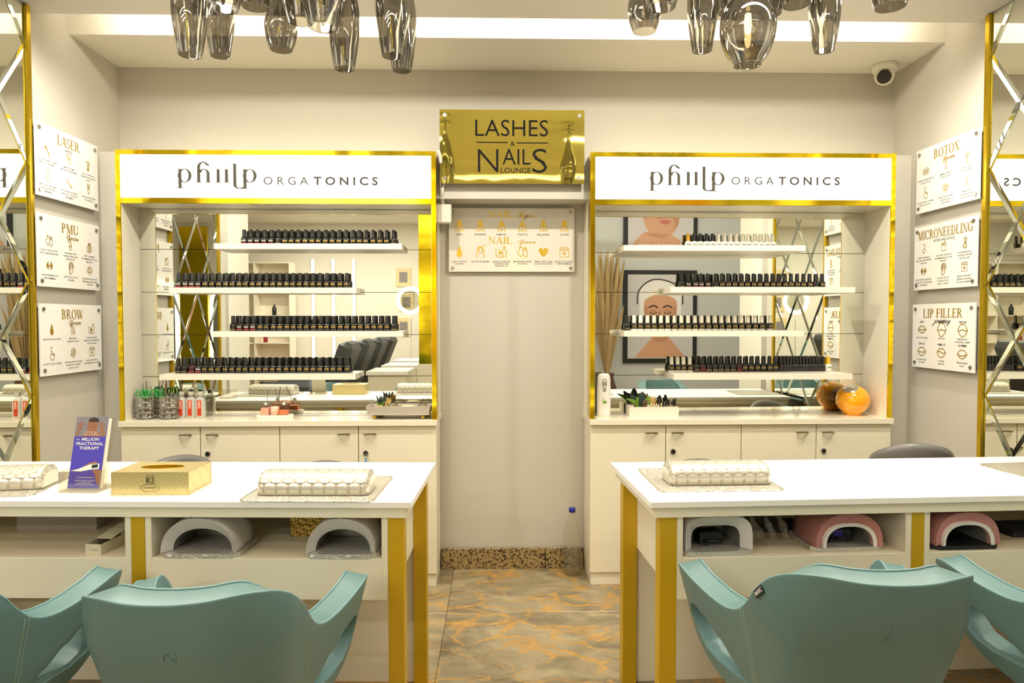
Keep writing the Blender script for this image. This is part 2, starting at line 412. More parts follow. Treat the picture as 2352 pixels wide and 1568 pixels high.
def sf(x, y, w=.34): return [[(x-w/2, y-(.05 if y > .5 else 0)), (x+w/2, y-(.05 if y > .5 else 0)), (x+w/2, y+(0 if y > .5 else .05)), (x-w/2, y+(0 if y > .5 else .05))]]
def bar(x0, x1, y, h=t_): return [[(x0,y-h/2),(x1,y-h/2),(x1,y+h/2),(x0,y+h/2)]]
def dia(x0, y0, x1, y1, w): return [[(x0-w/2,y0),(x0+w/2,y0),(x1+w/2,y1),(x1-w/2,y1)]]
def ring(cx, cy, rx, ry, a0=0, a1=360, tw=T_, th=t_, n=20):
    o = ell(cx, cy, rx, ry, a0, a1, n); i = ell(cx, cy, rx-tw, ry-th, a0, a1, n); return [[o[k], o[k+1], i[k+1], i[k]] for k in range(n)]
def glyph(c):
    if c == 'A': return dia(.06,0,.36,1,.07)+dia(.66,0,.36,1,T_)+bar(.16,.54,.32)+sf(.06,0,.24)+sf(.68,0,.34), .76
    if c == 'B': return stem(.15)+sf(.13,0,.26)+sf(.13,1,.26)+ring(.27,.74,.30,.26,-90,90)+ring(.29,.26,.36,.28,-90,90)+bar(.1,.3,.97)+bar(.1,.3,.03)+bar(.1,.3,.51), .72
    if c == 'C': return ring(.42,.5,.40,.52,40,320)+stem(.72,.66,.98,.06)+stem(.72,.04,.26,.05), .82
    if c == 'D': return stem(.15)+sf(.13,0,.26)+sf(.13,1,.26)+ring(.28,.5,.48,.5,-90,90)+bar(.1,.3,.97)+bar(.1,.3,.03), .82
    if c == 'E': return stem(.15)+sf(.13,0,.26)+sf(.13,1,.26)+bar(.1,.62,.97)+bar(.1,.64,.03)+bar(.1,.48,.51)+stem(.60,.74,1,.05)+stem(.63,0,.28,.05)+stem(.48,.40,.62,.05), .70
    if c == 'F': return stem(.15)+sf(.15,0,.34)+sf(.13,1,.26)+bar(.1,.62,.97)+bar(.1,.48,.51)+stem(.60,.72,1,.05)+stem(.48,.40,.62,.05), .66
    if c == 'G': return ring(.42,.5,.40,.52,40,330)+stem(.72,.66,.98,.06)+stem(.70,.04,.44,.15)+sf(.70,.42,.30), .88
    if c == 'I': return stem(.18)+sf(.18,0)+sf(.18,1), .36
    if c == 'K': return stem(.15)+sf(.15,0)+sf(.15,1)+dia(.24,.42,.62,1,.06)+dia(.70,0,.36,.56,T_)+sf(.62,1,.26)+sf(.70,0,.3), .82
    if c == 'L': return stem(.15)+sf(.13,0,.26)+sf(.15,1,.34)+bar(.1,.62,.03)+stem(.62,0,.28,.05), .68
    if c == 'M': return stem(.12,0,1,.06)+sf(.12,0,.22)+sf(.10,1,.2)+dia(.50,0,.16,1,T_)+dia(.48,0,.80,1,.07)+stem(.84)+sf(.84,0)+sf(.86,1,.28), 1.0
    if c == 'N': return stem(.12,0,1,.06)+sf(.12,0,.24)+dia(.70,0,.14,1,T_)+sf(.08,1,.2)+stem(.72,0,1,.06)+sf(.72,1,.26), .86
    if c == 'O': return ring(.44,.5,.42,.52), .88
    if c == 'P': return stem(.15)+sf(.15,0)+sf(.13,1,.26)+ring(.28,.72,.34,.28,-90,90)+bar(.1,.3,.97)+bar(.1,.3,.47), .66
    if c == 'R': return stem(.15)+sf(.15,0)+sf(.13,1,.26)+ring(.28,.74,.32,.26,-90,90)+bar(.1,.3,.97)+bar(.1,.3,.51)+dia(.72,0,.36,.52,T_)+sf(.74,0,.26), .80
    if c == 'S': return ring(.31,.74,.27,.27,35,270,.11,.08)+ring(.31,.27,.29,.28,-145,90,.12,.08)+stem(.54,.72,.98,.05)+stem(.06,.04,.28,.05), .64
    if c == 'T': return stem(.37)+sf(.37,0)+bar(.03,.71,.97)+stem(.05,.72,1,.05)+stem(.69,.72,1,.05), .74
    if c == 'U': return stem(.15,.3,1)+sf(.15,1)+stem(.70,.3,1,.06)+sf(.70,1,.24)+ring(.40,.32,.33,.34,180,360), .80
    if c == 'W': return dia(.34,0,.10,1,T_)+dia(.36,0,.56,.9,.06)+dia(.80,0,.54,1,T_)+dia(.82,0,1.04,1,.06)+sf(.10,1,.3)+sf(.54,1,.26)+sf(1.04,1,.24), 1.1
    if c == 'X': return dia(.68,0,.12,1,T_)+dia(.10,0,.66,1,.06)+sf(.14,1,.3)+sf(.64,1,.26)+sf(.10,0,.26)+sf(.68,0,.32), .78
    if c == 'Y': return dia(.40,.45,.10,1,T_)+dia(.40,.45,.68,1,.06)+stem(.40,0,.48)+sf(.40,0)+sf(.10,1,.3)+sf(.68,1,.24), .76
    return [], .34
def put_serif(s, cx, z, h, width, y, name, m, parent):
    gs = []; x = 0
    for c in s:
        g, a = glyph(c); gs.append((g, x)); x += a+.06
    k = width/(x-.06)
    q = 0
    for g, gx in gs:
        if not g: continue
        mb = MB()
        for poly in g:
            q += 1; mb.add([(cx-width/2+(px+gx)*k, y-2e-5*(q % 24), z+py*h) for px, py in poly], [tuple(range(len(poly)))])
        mb.build(name, m, parent)
CUR = {'A':([(0,0),(.5,1.7),(.62,1.8),(.7,0)],.8),'f':([(0,0),(.3,1.0),(.42,1.8),(.25,1.85),(.1,-.8),(.2,-.9),(.35,.1),(.5,.3)],.45),'t':([(0,.2),(.2,1.5),(.12,.2),(.25,0),(.45,.3)],.42),
 'e':([(0,.3),(.35,.6),(.25,1),(.05,.6),(.15,0),(.5,.3)],.48),'r':([(0,.3),(.12,1),(.18,.85),(.38,.9),(.35,.1),(.55,.3)],.5),'c':([(.42,.85),(.2,1),(.02,.5),(.2,0),(.5,.3)],.46),
 'a':([(.42,.85),(.2,1),(.02,.5),(.18,0),(.4,.8),(.42,.1),(.6,.3)],.56),'j':([(.1,.3),(.3,1),(.12,-.7),(-.12,-.9),(-.1,-.5),(.45,.3)],.42),'o':([(.3,1),(.05,.6),(.15,0),(.4,.4),(.3,1),(.55,.8)],.5),
 'u':([(.05,1),(.05,.2),(.2,0),(.4,.9),(.4,.1),(.55,.3)],.52),'n':([(0,0),(.08,1),(.1,.2),(.3,1),(.4,.8),(.4,.1),(.55,.3)],.52),'y':([(.05,1),(.05,.3),(.2,.1),(.4,1),(.3,-.6),(.1,-.9),(.05,-.5),(.55,.4)],.5),
 'S':([(.6,1.6),(.35,1.9),(.1,1.4),(.5,.7),(.3,0),(0,.3)],.66),'h':([(0,.2),(.3,1.7),(.2,1.8),(.1,0),(.3,1),(.4,.1),(.55,.3)],.52),'p':([(0,.3),(.12,1),(.0,-.8),(.1,.6),(.35,1),(.4,.3),(.15,.05),(.5,.3)],.52),'s':([(0,.2),(.25,1),(.35,.3),(.1,0),(.5,.3)],.44)}
def put_cursive(mb, s, cx, z, h, width, y, w=.12):
    x = 0; L = []
    for c in s:
        p, a = CUR[c]; L.append([(px+x+py*.18, py) for px, py in p]); x += a
    k = width/x
    for p in L: ribbon(mb, [(cx-width/2+a*k, z+b*h) for a, b in catmull(p, 4)], w*h*1.6, y)
# ------------------------------------------------------------------ the setting
XL, XR, HC = -1.83, 1.991, 2.47
fl = MB().box(-6, 4.6, -8.7, .1, -.06, -.004).build('floor', 'gap_dark'); struct(fl, 'grey and ochre veined marble tile floor', 'floor')
tile_me = None; TS = .8
for i in range(-8, 7):
    for j in range(-11, 2):
        x0 = -.21+i*TS; y0 = -.533+(j-1)*TS
        if x0+TS < -6 or x0 > 4.6 or y0 < -8.7 or y0 > 0: continue
        if tile_me is None:
            g = .0007; b = MB().bbox(g, TS-g, g, TS-g, -.004, 0, .001); o = b.build('floor_tile', 'floor_marble', fl); tile_me = o.data
        else: o = link('floor_tile', tile_me, fl)
        o.location = (x0, y0, 0)
def wall(name, label, x0, x1, y0, y1, z0, z1, m='wall_paint', cat='wall'):
    o = MB().box(x0, x1, y0, y1, z0, z1).build(name, m); return struct(o, label, cat)
wall('wall_back', 'beige textured wall behind both display cabinets', XL-.1, XR+.1, 0, .1, 0, 2.75)
wall('wall_left', 'beige side wall carrying the laser advice sign', XL-.1, XL, -1.46, 0, 0, 2.75)
wall('wall_right', 'beige side wall carrying the lip filler sign', XR, XR+.1, -1.46, 0, 0, 2.75)
wall('trim_1', 'beige boxed-out wall strip between cabinet and laser sign wall', XL, -1.717, -.172, 0, 0, 2.022, cat='wall trim')
wall('trim_2', 'beige boxed-out wall strip between cabinet and lip filler sign wall', 1.857, XR, -.15, 0, 0, 2.03, cat='wall trim')
wall('trim_3', 'beige lintel box over the recess between the two cabinets', -.273, .436, -.17, 0, 1.812, 2.02, cat='lintel')
wall('wall_far_left', 'grey return wall beside the mirrored pillar and recliners', -6, XL-.1, -1.56, -1.46, 0, 2.95, 'grey_wall')
wall('wall_far_right', 'grey return wall beside the mirrored pillar and posters', XR+.1, 4.6, -1.56, -1.46, 0, 2.95, 'grey_wall')
wall('wall_poster', 'pale grey partition wall hung with beauty posters', 1.25, 4.6, -4.6, -4.48, 0, 2.9, 'grey_wall')
wall('wall_outer_left', 'pale outer wall of the salon', -6.1, -6, -8.7, -1.46, 0, 2.95, 'grey_wall')
wall('wall_outer_right', 'pale outer wall of the salon beside the posters', 4.6, 4.7, -8.7, -1.46, 0, 2.95, 'grey_wall')
wall('wall_front', 'pale end wall of the salon behind the recliners', -6, 4.6, -8.8, -8.7, 0, 2.95, 'ceiling_paint')
c = MB().box(XL-.1, XR+.1, -.383, 0, HC, 2.75).box(XL-.1, XR+.1, -.572, -.383, 2.66, 2.75).box(XL-.1, XR+.1, -2.3, -.582, HC, 2.75).box(-6, XL-.1, -2.3, -1.46, HC, 2.75).box(XR+.1, 4.6, -2.3, -1.46, HC, 2.75)
c.box(XL-.1, XR+.1, -.582, -.572, 2.505, 2.75)
struct(c.build('ceiling', 'ceiling_paint'), 'cream plaster ceiling with a lit cove slot', 'ceiling')
struct(MB().box(-6, 4.6, -8.7, -2.3, 2.9, 3.0).build('ceiling_main', 'ceiling_paint'), 'cream plaster ceiling of the main salon', 'ceiling')
# skirting in the recess: two lengths of speckled granite with an open joint
sk = struct(MB().box(-.27, .435, -.006, 0, 0, .1).build('baseboard_back', 'gap_dark'), 'speckled brown granite skirting in the recess', 'skirting')
for a, b_ in ((-.272, .246), (.2485, .436)): MB().bbox(a, b_, -.022, -.004, .001, .103, .002).build('granite_length', 'granite', sk)

# downlight fixtures
for i, (x, y, p) in enumerate(DOWN):
    d = thing('recessed_downlight', ['small round recessed downlight above the laser sign side desk', 'small round recessed downlight above the lip filler side desk', 'small round recessed downlight over the tissue box desk end', 'small round recessed downlight over the empty desk end'][i], 'downlight', (x, y, HC))
    MB().lathe([(.045,-.006),(.048,-.003),(.048,0),(.034,0),(.034,-.004)], 24, cap0=False, cap1=False).build('trim_ring', 'chrome', d)
    MB().lathe([(.034,-.001),(.03,-.0015)], 20).build('lens', 'led_glow', d)
for i, (x, y, ln, p) in enumerate(LED_BARS):
    o = MB().box(x-ln/2-.01, x+ln/2+.01, y-.045, y+.045, 2.458, HC).build('led_profile', 'shelf_white'); tag(o, ['long white ceiling light profile over the tissue box desk chairs', 'long white ceiling light profile over the keyboard desk chairs', 'longest white ceiling light profile behind the chairs'][i], 'light profile')

# ------------------------------------------------------------------ mirrored pillar faces, beveled harlequin tiles
def clip(poly, f):
    out = []
    for i, p in enumerate(poly):
        q = poly[(i+1) % len(poly)]; a, b = f(p), f(q)
        if a >= 0: out.append(p)
        if (a >= 0) != (b >= 0):
            t = a/(a-b); out.append((p[0]+(q[0]-p[0])*t, p[1]+(q[1]-p[1])*t))
    return out
def inset(poly, d):
    n = len(poly); A = sum(poly[i][0]*poly[(i+1)%n][1]-poly[(i+1)%n][0]*poly[i][1] for i in range(n))
    if A < 0: poly = poly[::-1]
    L = []
    for i in range(n):
        (x0, y0), (x1, y1) = poly[i], poly[(i+1)%n]; l = math.hypot(x1-x0, y1-y0); L.append(((x0, y0), ((x1-x0)/l, (y1-y0)/l)))
    out = []
    for i in range(n):
        (p, u), (q, v) = L[i-1], L[i]
        p2 = (p[0]-u[1]*d, p[1]+u[0]*d); q2 = (q[0]-v[1]*d, q[1]+v[0]*d); cr = u[0]*v[1]-u[1]*v[0]
        if abs(cr) < 1e-6: out.append(q2); continue
        t = ((q2[0]-p2[0])*v[1]-(q2[1]-p2[1])*v[0])/cr; out.append((p2[0]+u[0]*t, p2[1]+u[1]*t))
    return poly, out
def pillar_mirror(label, x, rz, phase):
    # local X runs along the wall, outward is -Y
    r = thing('pillar_mirror', label, 'mirror', (x, -1.0, 0), rz); w, H = .64, 2.465; dw, dh = w/2, .453
    MB().box(-w/2-.004, w/2+.004, -.006, 0, .004, H).build('backing_board', 'black_matte', r)
    for sx in (-1, 1): MB().box(sx*(w/2+.012)-.011, sx*(w/2+.012)+.011, -.018, 0, .004, H).build('gold_edge_strip', 'gold_trim', r)
    for i in range(-1, 6):
        for j in range(-1, 14):
            cx = -w/2+i*dw/2; cz = phase+(j-1)*dh/2
            if (i+j) % 2: continue
            poly = [(cx, cz-dh/2), (cx+dw/2, cz), (cx, cz+dh/2), (cx-dw/2, cz)]
            for f in (lambda p: p[0]+w/2, lambda p: w/2-p[0], lambda p: p[1]-.006, lambda p: H-p[1]):
                poly = clip(poly, f)
                if len(poly) < 3: break
            poly = [p for k, p in enumerate(poly) if math.hypot(p[0]-poly[k-1][0], p[1]-poly[k-1][1]) > 1e-5]
            if len(poly) < 3: continue
            A = abs(sum(poly[k][0]*poly[(k+1)%len(poly)][1]-poly[(k+1)%len(poly)][0]*poly[k][1] for k in range(len(poly))))/2
            if A < .004: continue
            o_, i_ = inset(poly, .0008); _, q_ = inset(poly, .015); n = len(i_)
            v = [(a, -.0065, b) for a, b in i_]+[(a, -.0105, b) for a, b in q_]
            t = MB().add(v[n:], [tuple(range(n))]); o = t.build('mirror_tile', 'mirror', r)
            MB().add(v, [(k, (k+1)%n, n+(k+1)%n, n+k) for k in range(n)]).build('beveled_edge', 'mirror_bevel', o)
    return r
pillar_mirror('tall diamond-faceted mirror with gold edges beside the laser advice sign', XL, PI/2, .039)
pillar_mirror('tall diamond-faceted mirror with gold edges beside the lip filler sign', XR, -PI/2, .030)

# ------------------------------------------------------------------ the two display cabinets
def logo(x, z, s, sz, y):
    # the lit brand word: p, hooked h, two dotless i, long l joined to p
    th, tn = .19, .055; P = []
    def st(cx, y0, y1): P.append([(cx-th/2, y0), (cx+th/2, y0), (cx+th/2, y1), (cx-th/2, y1)])
    def sr(cx, yy, w=.36): P.append([(cx-w/2, yy-.02), (cx+w/2, yy-.02), (cx+w/2, yy+.02), (cx-w/2, yy+.02)])
    def rg(*a): P.extend(ring(*a, tw=th, th=tn, n=24))
    st(.22, -.40, .98); sr(.22, -.40, .5); P.append([(.02,.92),(.16,.96),(.16,1.0),(.02,.95)]); rg(.50, .5, .42, .5)
    st(1.35, 0, 1.1); sr(1.35, .02, .42); P.extend(ring(1.62, 1.1, .365, .42, 25, 180, .19, .08, 14)); P.append([(1.86,1.22),(1.97,1.2),(1.99,1.32),(1.9,1.36)])
    P.extend(ring(1.66, .62, .35, .38, 0, 165, th, .06, 16)); st(1.915, 0, .64); sr(1.915, .02, .42)
    st(2.52, 0, .98); sr(2.52, .02, .42); sr(2.45, .96, .3)
    st(3.02, 0, .98); sr(3.02, .02, .42); sr(2.95, .96, .3)
    st(3.52, -.16, 1.38); sr(3.44, 1.36, .3); P.extend(ring(3.78, -.16, .355, .28, 180, 300, th, .07, 14)); P.append([(3.84,-.43),(4.06,-.43),(4.06,-.28),(3.9,-.36)])
    st(4.13, -.44, .98); sr(4.13, -.42, .5); P.append([(3.93,.92),(4.07,.96),(4.07,1.0),(3.93,.95)]); rg(4.42, .5, .42, .5)
    out = [MB() for _ in range(6)]
    for q, p in enumerate(P):
        c_ = sum(a for a, b in p)/len(p); k = sum(c_ > t for t in (1.1, 2.2, 2.77, 3.24, 3.98))
        out[k].add([(x+a*s, y-2e-5*(q % 30), z+b*sz) for a, b in p], [tuple(range(len(p)))])
    return out
def display(loc, x0, x1, mirror_y, shelf_front, shelves, words, lab):
    yf = -.251; zt = 2.012
    # base cabinet with four doors
    bc = thing('base_cabinet', 'cream four-door base cabinet '+lab, 'cabinet', ((x0+x1)/2, -.125, 0)); ox = (x0+x1)/2
    B = lambda: MB()
    def P(mb, name, m, parent, org): 
        mb.v = [(a-org[0], b-org[1], c-org[2]) for a, b, c in mb.v]; return mb.build(name, m, parent)
    og = (ox, -.125, 0)
    P(B().box(x0+.004, x1-.004, -.228, -.024, .062, .756), 'carcass', 'white_laminate', bc, og)
    P(B().box(x0+.006, x1-.006, -.242, -.024, .001, .061), 'plinth', 'white_laminate', bc, og)
    P(B().box(x0+.004, x1-.004, -.231, -.2285, .062, .7565), 'shadow_gap', 'gap_dark', bc, og)
    n = 4; w = (x1-x0)/n
    for i in range(n):
        a, b = x0+i*w+.0018, x0+(i+1)*w-.0018
        d = P(B().bbox(a, b, -.2505, -.2315, .0635, .7535, .0012), 'door', 'door_laminate', bc, og)
        hx = (b-.065) if i in (0, 2) else (a+.053)
        pts = [(hx-.028+.056*t, -.2515-.022*math.sin(PI*min(1, t*1.05+.05))**.6, .7165+.003*math.sin(PI*t)) for t in [k/10 for k in range(11)]]
        h = MB()
        for (pa, pb) in zip(pts, pts[1:]):
            h.add([(pa[0], pa[1]-.004, pa[2]+.002), (pb[0], pb[1]-.004, pb[2]+.002), (pb[0], pb[1]+.008, pb[2]+.0035), (pa[0], pa[1]+.008, pa[2]+.0035), (pa[0], pa[1]-.004, pa[2]-.002), (pb[0], pb[1]-.004, pb[2]-.002), (pb[0], pb[1]+.008, pb[2]-.001), (pa[0], pa[1]+.008, pa[2]-.001)], [(0,1,2,3), (7,6,5,4), (0,4,5,1), (3,2,6,7)])
        ho = P(h, 'handle', 'bronze', d, og); ho['label'] = 'curved bronze pull handle'
        if i in (1, 3):
            lx, lz = a+.032, .630
            k = P(B().cyl((lx, -.2505, lz), (lx, -.2575, lz), .0125, .011, 20), 'lock', 'steel', d, og)
            P(B().cyl((lx, -.2575, lz), (lx, -.2585, lz), .0085, n=16), 'lock_barrel', 'black_plastic', d, og)
    # worktop
    wt = B().bbox(x0-.003, x1+.003, -.268, -.005, .7575, .783, .0015); o = wt.build('countertop', 'counter_cream'); tag(o, 'white countertop '+lab, 'countertop')
    # upper display: side panels, gold frame, lit header, mirror panes, staggered shelves
    up = thing('display_frame', 'gold framed mirrored polish display with lit white header '+lab, 'display', (ox, -.12, .783)); og = (ox, -.12, .783)
    for a, b in ((x0+.001, x0+.022), (x1-.022, x1-.001)): P(B().box(a, b, yf+.004, -.003, .7835, zt-.004), 'side_panel', 'white_laminate', up, og)
    P(B().box(x0+.022, x1-.022, yf+.012, -.003, 1.772, 2.0), 'header_box', 'white_laminate', up, og)
    fr = .0205
    P(B().box(x0, x0+fr, yf-.004, yf+.004, .7835, zt), 'gold_upright', 'gold_mirror', up, og)
    P(B().box(x1-fr, x1, yf-.004, yf+.004, .7835, zt), 'gold_upright', 'gold_mirror', up, og)
    P(B().box(x0+fr, x1-fr, yf-.004, yf+.004, zt-fr, zt), 'gold_rail', 'gold_mirror', up, og)
    P(B().box(x0+fr, x1-fr, yf-.004, yf+.004, 1.772, 1.797), 'gold_rail', 'gold_mirror', up, og)
    P(B().box(x0-.001, x0+.001, yf+.004, -.17, .7835, zt), 'gold_side_return', 'gold_mirror', up, og)
    P(B().box(x1-.001, x1+.001, yf+.004, -.17, .7835, zt), 'gold_side_return', 'gold_mirror', up, og)
    lb = P(B().box(x0+fr, x1-fr, yf-.001, yf+.011, 1.797, zt-fr), 'lit_panel', 'sign_lit', up, og)
    [P(q, 'logo_letter', 'logo_gray', up, og) for q in logo(words[0], words[1], words[2], .062, yf-.0022)]
    tx = MB(); put_text(tx, 'ORGA', words[3], words[5], words[6], yf-.0022, width=words[4], bold=.002, space=1.55, align='l'); [P(q, 'thin_letter', 'print_gray', up, og) for q in islands(tx)]
    tx = MB(); put_text(tx, 'TONICS', words[7], words[5], words[6], yf-.0022, width=words[8], bold=.026, space=1.55, align='l'); [P(q, 'bold_letter', 'print_gray', up, og) for q in islands(tx)]
    # mirror panes stacked between shelf levels; mirror_y gives depth at both ends
    zs = [.7835]+sorted([s[2]-.018 for s in shelves])+[1.7715]
    ya, yb = mirror_y; xa, xb = x0+.0225, x1-.0225
    P(B().add([(xa, ya+.004, .7835), (xb, yb+.004, .7835), (xb, yb+.004, 1.7715), (xa, ya+.004, 1.7715)], [(0,1,2,3)]), 'mirror_backing', 'gap_dark', up, og)
    for za, zb in zip(zs, zs[1:]):
        g = .0012; P(B().add([(xa, ya, za+g), (xb, yb, za+g), (xb, yb, zb-g), (xa, ya, zb-g)], [(0,1,2,3)]), 'mirror_pane', 'mirror', up, og)
    P(B().add([(xa, ya-.004, .7836), (xb, yb-.004, .7836), (xb, yb-.004, .792), (xa, ya-.004, .792)], [(0,1,2,3)]), 'mirror_channel', 'chrome', up, og)
    for a, b, z in shelves:
        yy = lambda x: ya+(yb-ya)*(x-xa)/(xb-xa)-.0004
        mb = MB(); t = .026; v = [(a, shelf_front, z-t), (b, shelf_front, z-t), (b, yy(b), z-t), (a, yy(a), z-t)]; v += [(p, q, r+t) for p, q, r in v]
        mb.add(v, [(0,3,2,1),(4,5,6,7),(0,1,5,4),(1,2,6,5),(2,3,7,6),(3,0,4,7)]); P(mb, 'shelf', 'shelf_white', up, og)
    return up
SHL = [(-1.303,-.436,1.598), (-1.51,-.649,1.394), (-1.318,-.433,1.191), (-1.562,-.656,.991)]
SHR = [(.592,1.442,1.589), (.812,1.678,1.396), (.596,1.44,1.192), (.829,1.672,.990)]
MYL, MYR = (-.095, -.095), (-.072, -.037)
LABL, LABR = 'near the laser advice sign', 'near the lip filler sign'
# logo x, baseline z, x-height scale, ORGA x, width, baseline, cap h, TONICS x, width
display('l', -1.7165, -.2738, MYL, -.2, SHL, (-1.445, 1.866, .0746, -1.054, .202, 1.858, .036, -.828, .291), LABL)
display('r', .4373, 1.8562, MYR, -.245, SHR, (.704, 1.863, .0727, 1.088, .197, 1.867, .036, 1.307, .287), LABR)
# ------------------------------------------------------------------ nail polish bottles
def make_polish(body, cap, word, wordmat, band=None, slim=False, base=None):
    r = bpy.data.objects.new('polish_bottle', None); COL.objects.link(r); r.empty_display_size = .01
    s = .010 if slim else .0148; hb = .036
    def sq(k, z, p=4): 
        out = []
        for i in range(16):
            a = 2*PI*i/16; c_, s_ = math.cos(a), math.sin(a); q = (abs(c_)**p+abs(s_)**p)**(-1/p); out.append((k*q*c_, k*q*s_*.9, z))
        return out
    R = [sq(s*.94, .0008), sq(s, .003), sq(s, hb-.008), sq(s*.9, hb-.003), sq(s*.62, hb, 2)]
    v = sum(R, []); f = [tuple(range(15,-1,-1)), tuple(range(64,80))]
    for j in range(4):
        for i in range(16): f.append((j*16+i, j*16+(i+1)%16, (j+1)*16+(i+1)%16, (j+1)*16+i))
    MB().add(v, f, True).build('bottle_body', body, r)
    cr = .0078 if slim else .0098
    MB().lathe([(cr*1.04,hb),(cr,hb+.002),(cr*.9,.070),(cr*.82,.0725)], 14).build('cap', cap, r)
    if word:
        m = MB(); put_text(m, word, 0, .0165, .0075, -s*.9-.0006, width=s*1.35, bold=.02); m.build('lettering', wordmat, r)
    if band: MB().box(-s*.82, s*.82, -s*.9-.0005, -s*.9, .005, .0105).build('label_band', band, r)
    if base: MB().add(sq(s*1.03, .0004)+sq(s*1.03, .0075), [(i, (i+1)%16, 16+(i+1)%16, 16+i) for i in range(16)], True).build('base_band', base, r)
    return r
PROTO = {'black': make_polish('polish_black', 'cap_black', 'phiilp', 'label_gold'),
 'kalo': make_polish('polish_black', 'cap_black', 'Kalo', 'label_white', 'label_red'),
 'plain': make_polish('polish_black', 'cap_black', None, None, 'bronze'),
 'wine': make_polish('polish_wine', 'cap_black', None, None, 'label_red'),
 'white': make_polish('polish_black', 'cap_white', 'phiilp', 'label_gold', None, False, 'cap_white'),
 'clear': make_polish('cap_white', 'cap_white', 'phiilp', 'print_gray'),
 'whiteblack': make_polish('cap_white', 'cap_black', 'phiilp', 'print_gray'),
 'whiteyellow': make_polish('cap_white', 'cap_yellow', 'phiilp', 'print_gray'),
 'slim': make_polish('polish_black', 'cap_black', None, None, None, True)}
USED = set()
DESC = {'black': 'gold-lettered black polish bottle', 'kalo': 'red-banded black polish bottle', 'plain': 'bronze-banded black polish bottle', 'wine': 'wine-coloured polish bottle', 'white': 'white-capped black polish bottle',
 'clear': 'all-white polish bottle', 'whiteblack': 'black-capped white polish bottle', 'whiteyellow': 'yellow-capped white polish bottle', 'slim': 'slim plain black polish bottle'}
ORD = 'first second third fourth fifth sixth seventh eighth ninth tenth eleventh twelfth thirteenth fourteenth fifteenth sixteenth seventeenth eighteenth nineteenth twentieth'.split()
ORD += ['twenty-'+w for w in ORD[:9]]
def put_polish(kind, x, y, z, label, grp, rz=0):
    p = PROTO[kind]
    if kind in USED: p = copy_tree(p)
    USED.add(kind); p.location = (x, y, z+.0002); p.rotation_euler = (0,0,rz); tag(p, label, 'nail polish', grp)
def row(seq, xa, xb, y, z, end, shelf, jit=.0012):
    n = len(seq)
    for i, k in enumerate(seq):
        x = xa+(xb-xa)*i/(n-1)+random.uniform(-jit, jit); yy = y(x) if callable(y) else y
        put_polish(k, x, yy+random.uniform(-.0015, .0015), z, '%s, %s from the %s, %s' % (DESC[k], ORD[i], end, shelf), 'polishes on '+shelf, random.uniform(-.12, .12))
CL = ' shelf near laser sign'; CR = ' shelf near lip filler sign'
row(['kalo']*5+['plain']+['black']*16+['plain'], -1.19, -.487, -.122, 1.598, 'red-banded end', 'top'+CL)
row(['kalo']*4+['black']*22, -1.500, -.709, -.122, 1.394, 'red-banded end', 'second'+CL)
row(['plain']+['kalo']*3+['black']*20+['plain'], -1.247, -.487, -.122, 1.191, 'red-banded end', 'third'+CL)
row(['plain']*2+['wine','kalo']+['black']*22, -1.510, -.711, -.122, .991, 'wine bottle end', 'lowest'+CL)
yr = lambda x: MYR[0]+(MYR[1]-MYR[0])*(x-.46)/1.374-.032
row(['whiteyellow']+['whiteblack']*4+['clear']*10, .935, 1.352, yr, 1.589, 'yellow-capped end', 'top'+CR)
row(['plain']+['kalo']*4, .905, 1.032, yr, 1.396, 'open end', 'second'+CR)
row(['plain']+['black']*15+['plain','black'], 1.072, 1.602, yr, 1.396, 'gap onward', 'second'+CR)
row(['plain']+['white']*20, .637, 1.302, yr, 1.192, 'black-capped end', 'third'+CR)
put_polish('white', 1.345, yr(1.345), 1.192, 'white-capped black polish bottle standing apart past the gap, third'+CR, 'polishes on third'+CR)
row(['white']*4, .856, .946, yr, .990, 'open shelf end', 'lowest'+CR)
row(['plain','wine','plain','plain','plain','plain','plain','wine']+['black']*6, .980, 1.372, yr, .990, 'white caps', 'lowest'+CR)
row(['slim']*14, 1.402, 1.612, yr, .990, 'larger bottles', 'lowest'+CR, .0005)
put_polish('whiteyellow', 1.640, yr(1.64), .990, 'yellow-capped white polish bottle alone past the slim bottles, lowest'+CR, 'polishes on lowest'+CR)

# ------------------------------------------------------------------ things on the counters
ZC = .7832
def crystal_holder(x, y, label):
    r = thing('crystal_holder', label, 'tool holder', (x, y, ZC), 0, 'crystal tool holders'); R, H = .046, .105; n = 12
    wire = MB()
    for z in (.006, .030, .054, .078, .104): wire.tube([(R*math.cos(2*PI*i/24), R*math.sin(2*PI*i/24), z) for i in range(24)], .0013, 6, True)
    for i in range(n):
        a = 2*PI*i/n; wire.cyl((R*math.cos(a), R*math.sin(a), .004), (R*math.cos(a), R*math.sin(a), H), .0012, n=6)
    for k in range(4): wire.sphere((R*.8*math.cos(k*PI/2+.4), R*.8*math.sin(k*PI/2+.4), .0035), .0035, 8, 5)
    wire.build('wire_frame', 'chrome', r)
    MB().lathe([(R*.95,.006),(R*.95,.0075)], 20).build('base_disc', 'chrome', r)
    g = MB()
    for j in range(4):
        for i in range(n):
            a = 2*PI*(i+.5)/n; z = .018+j*.024; c_, s_ = math.cos(a), math.sin(a); w = .0098
            tx, ty = -s_, c_
            P0 = [(R*.97*c_+tx*w*e, R*.97*s_+ty*w*e, z+w*f) for e, f in ((-1,-1),(1,-1),(1,1),(-1,1))]
            g.add(P0+[(R*1.13*c_, R*1.13*s_, z), (R*.84*c_, R*.84*s_, z)], [(0,1,4),(1,2,4),(2,3,4),(3,0,4),(1,0,5),(2,1,5),(3,2,5),(0,3,5)])
    g.build('crystal_beads', 'crystal', r); return r
crystal_holder(-1.640, -.165, 'round crystal and wire holder full of green-handled scissors')
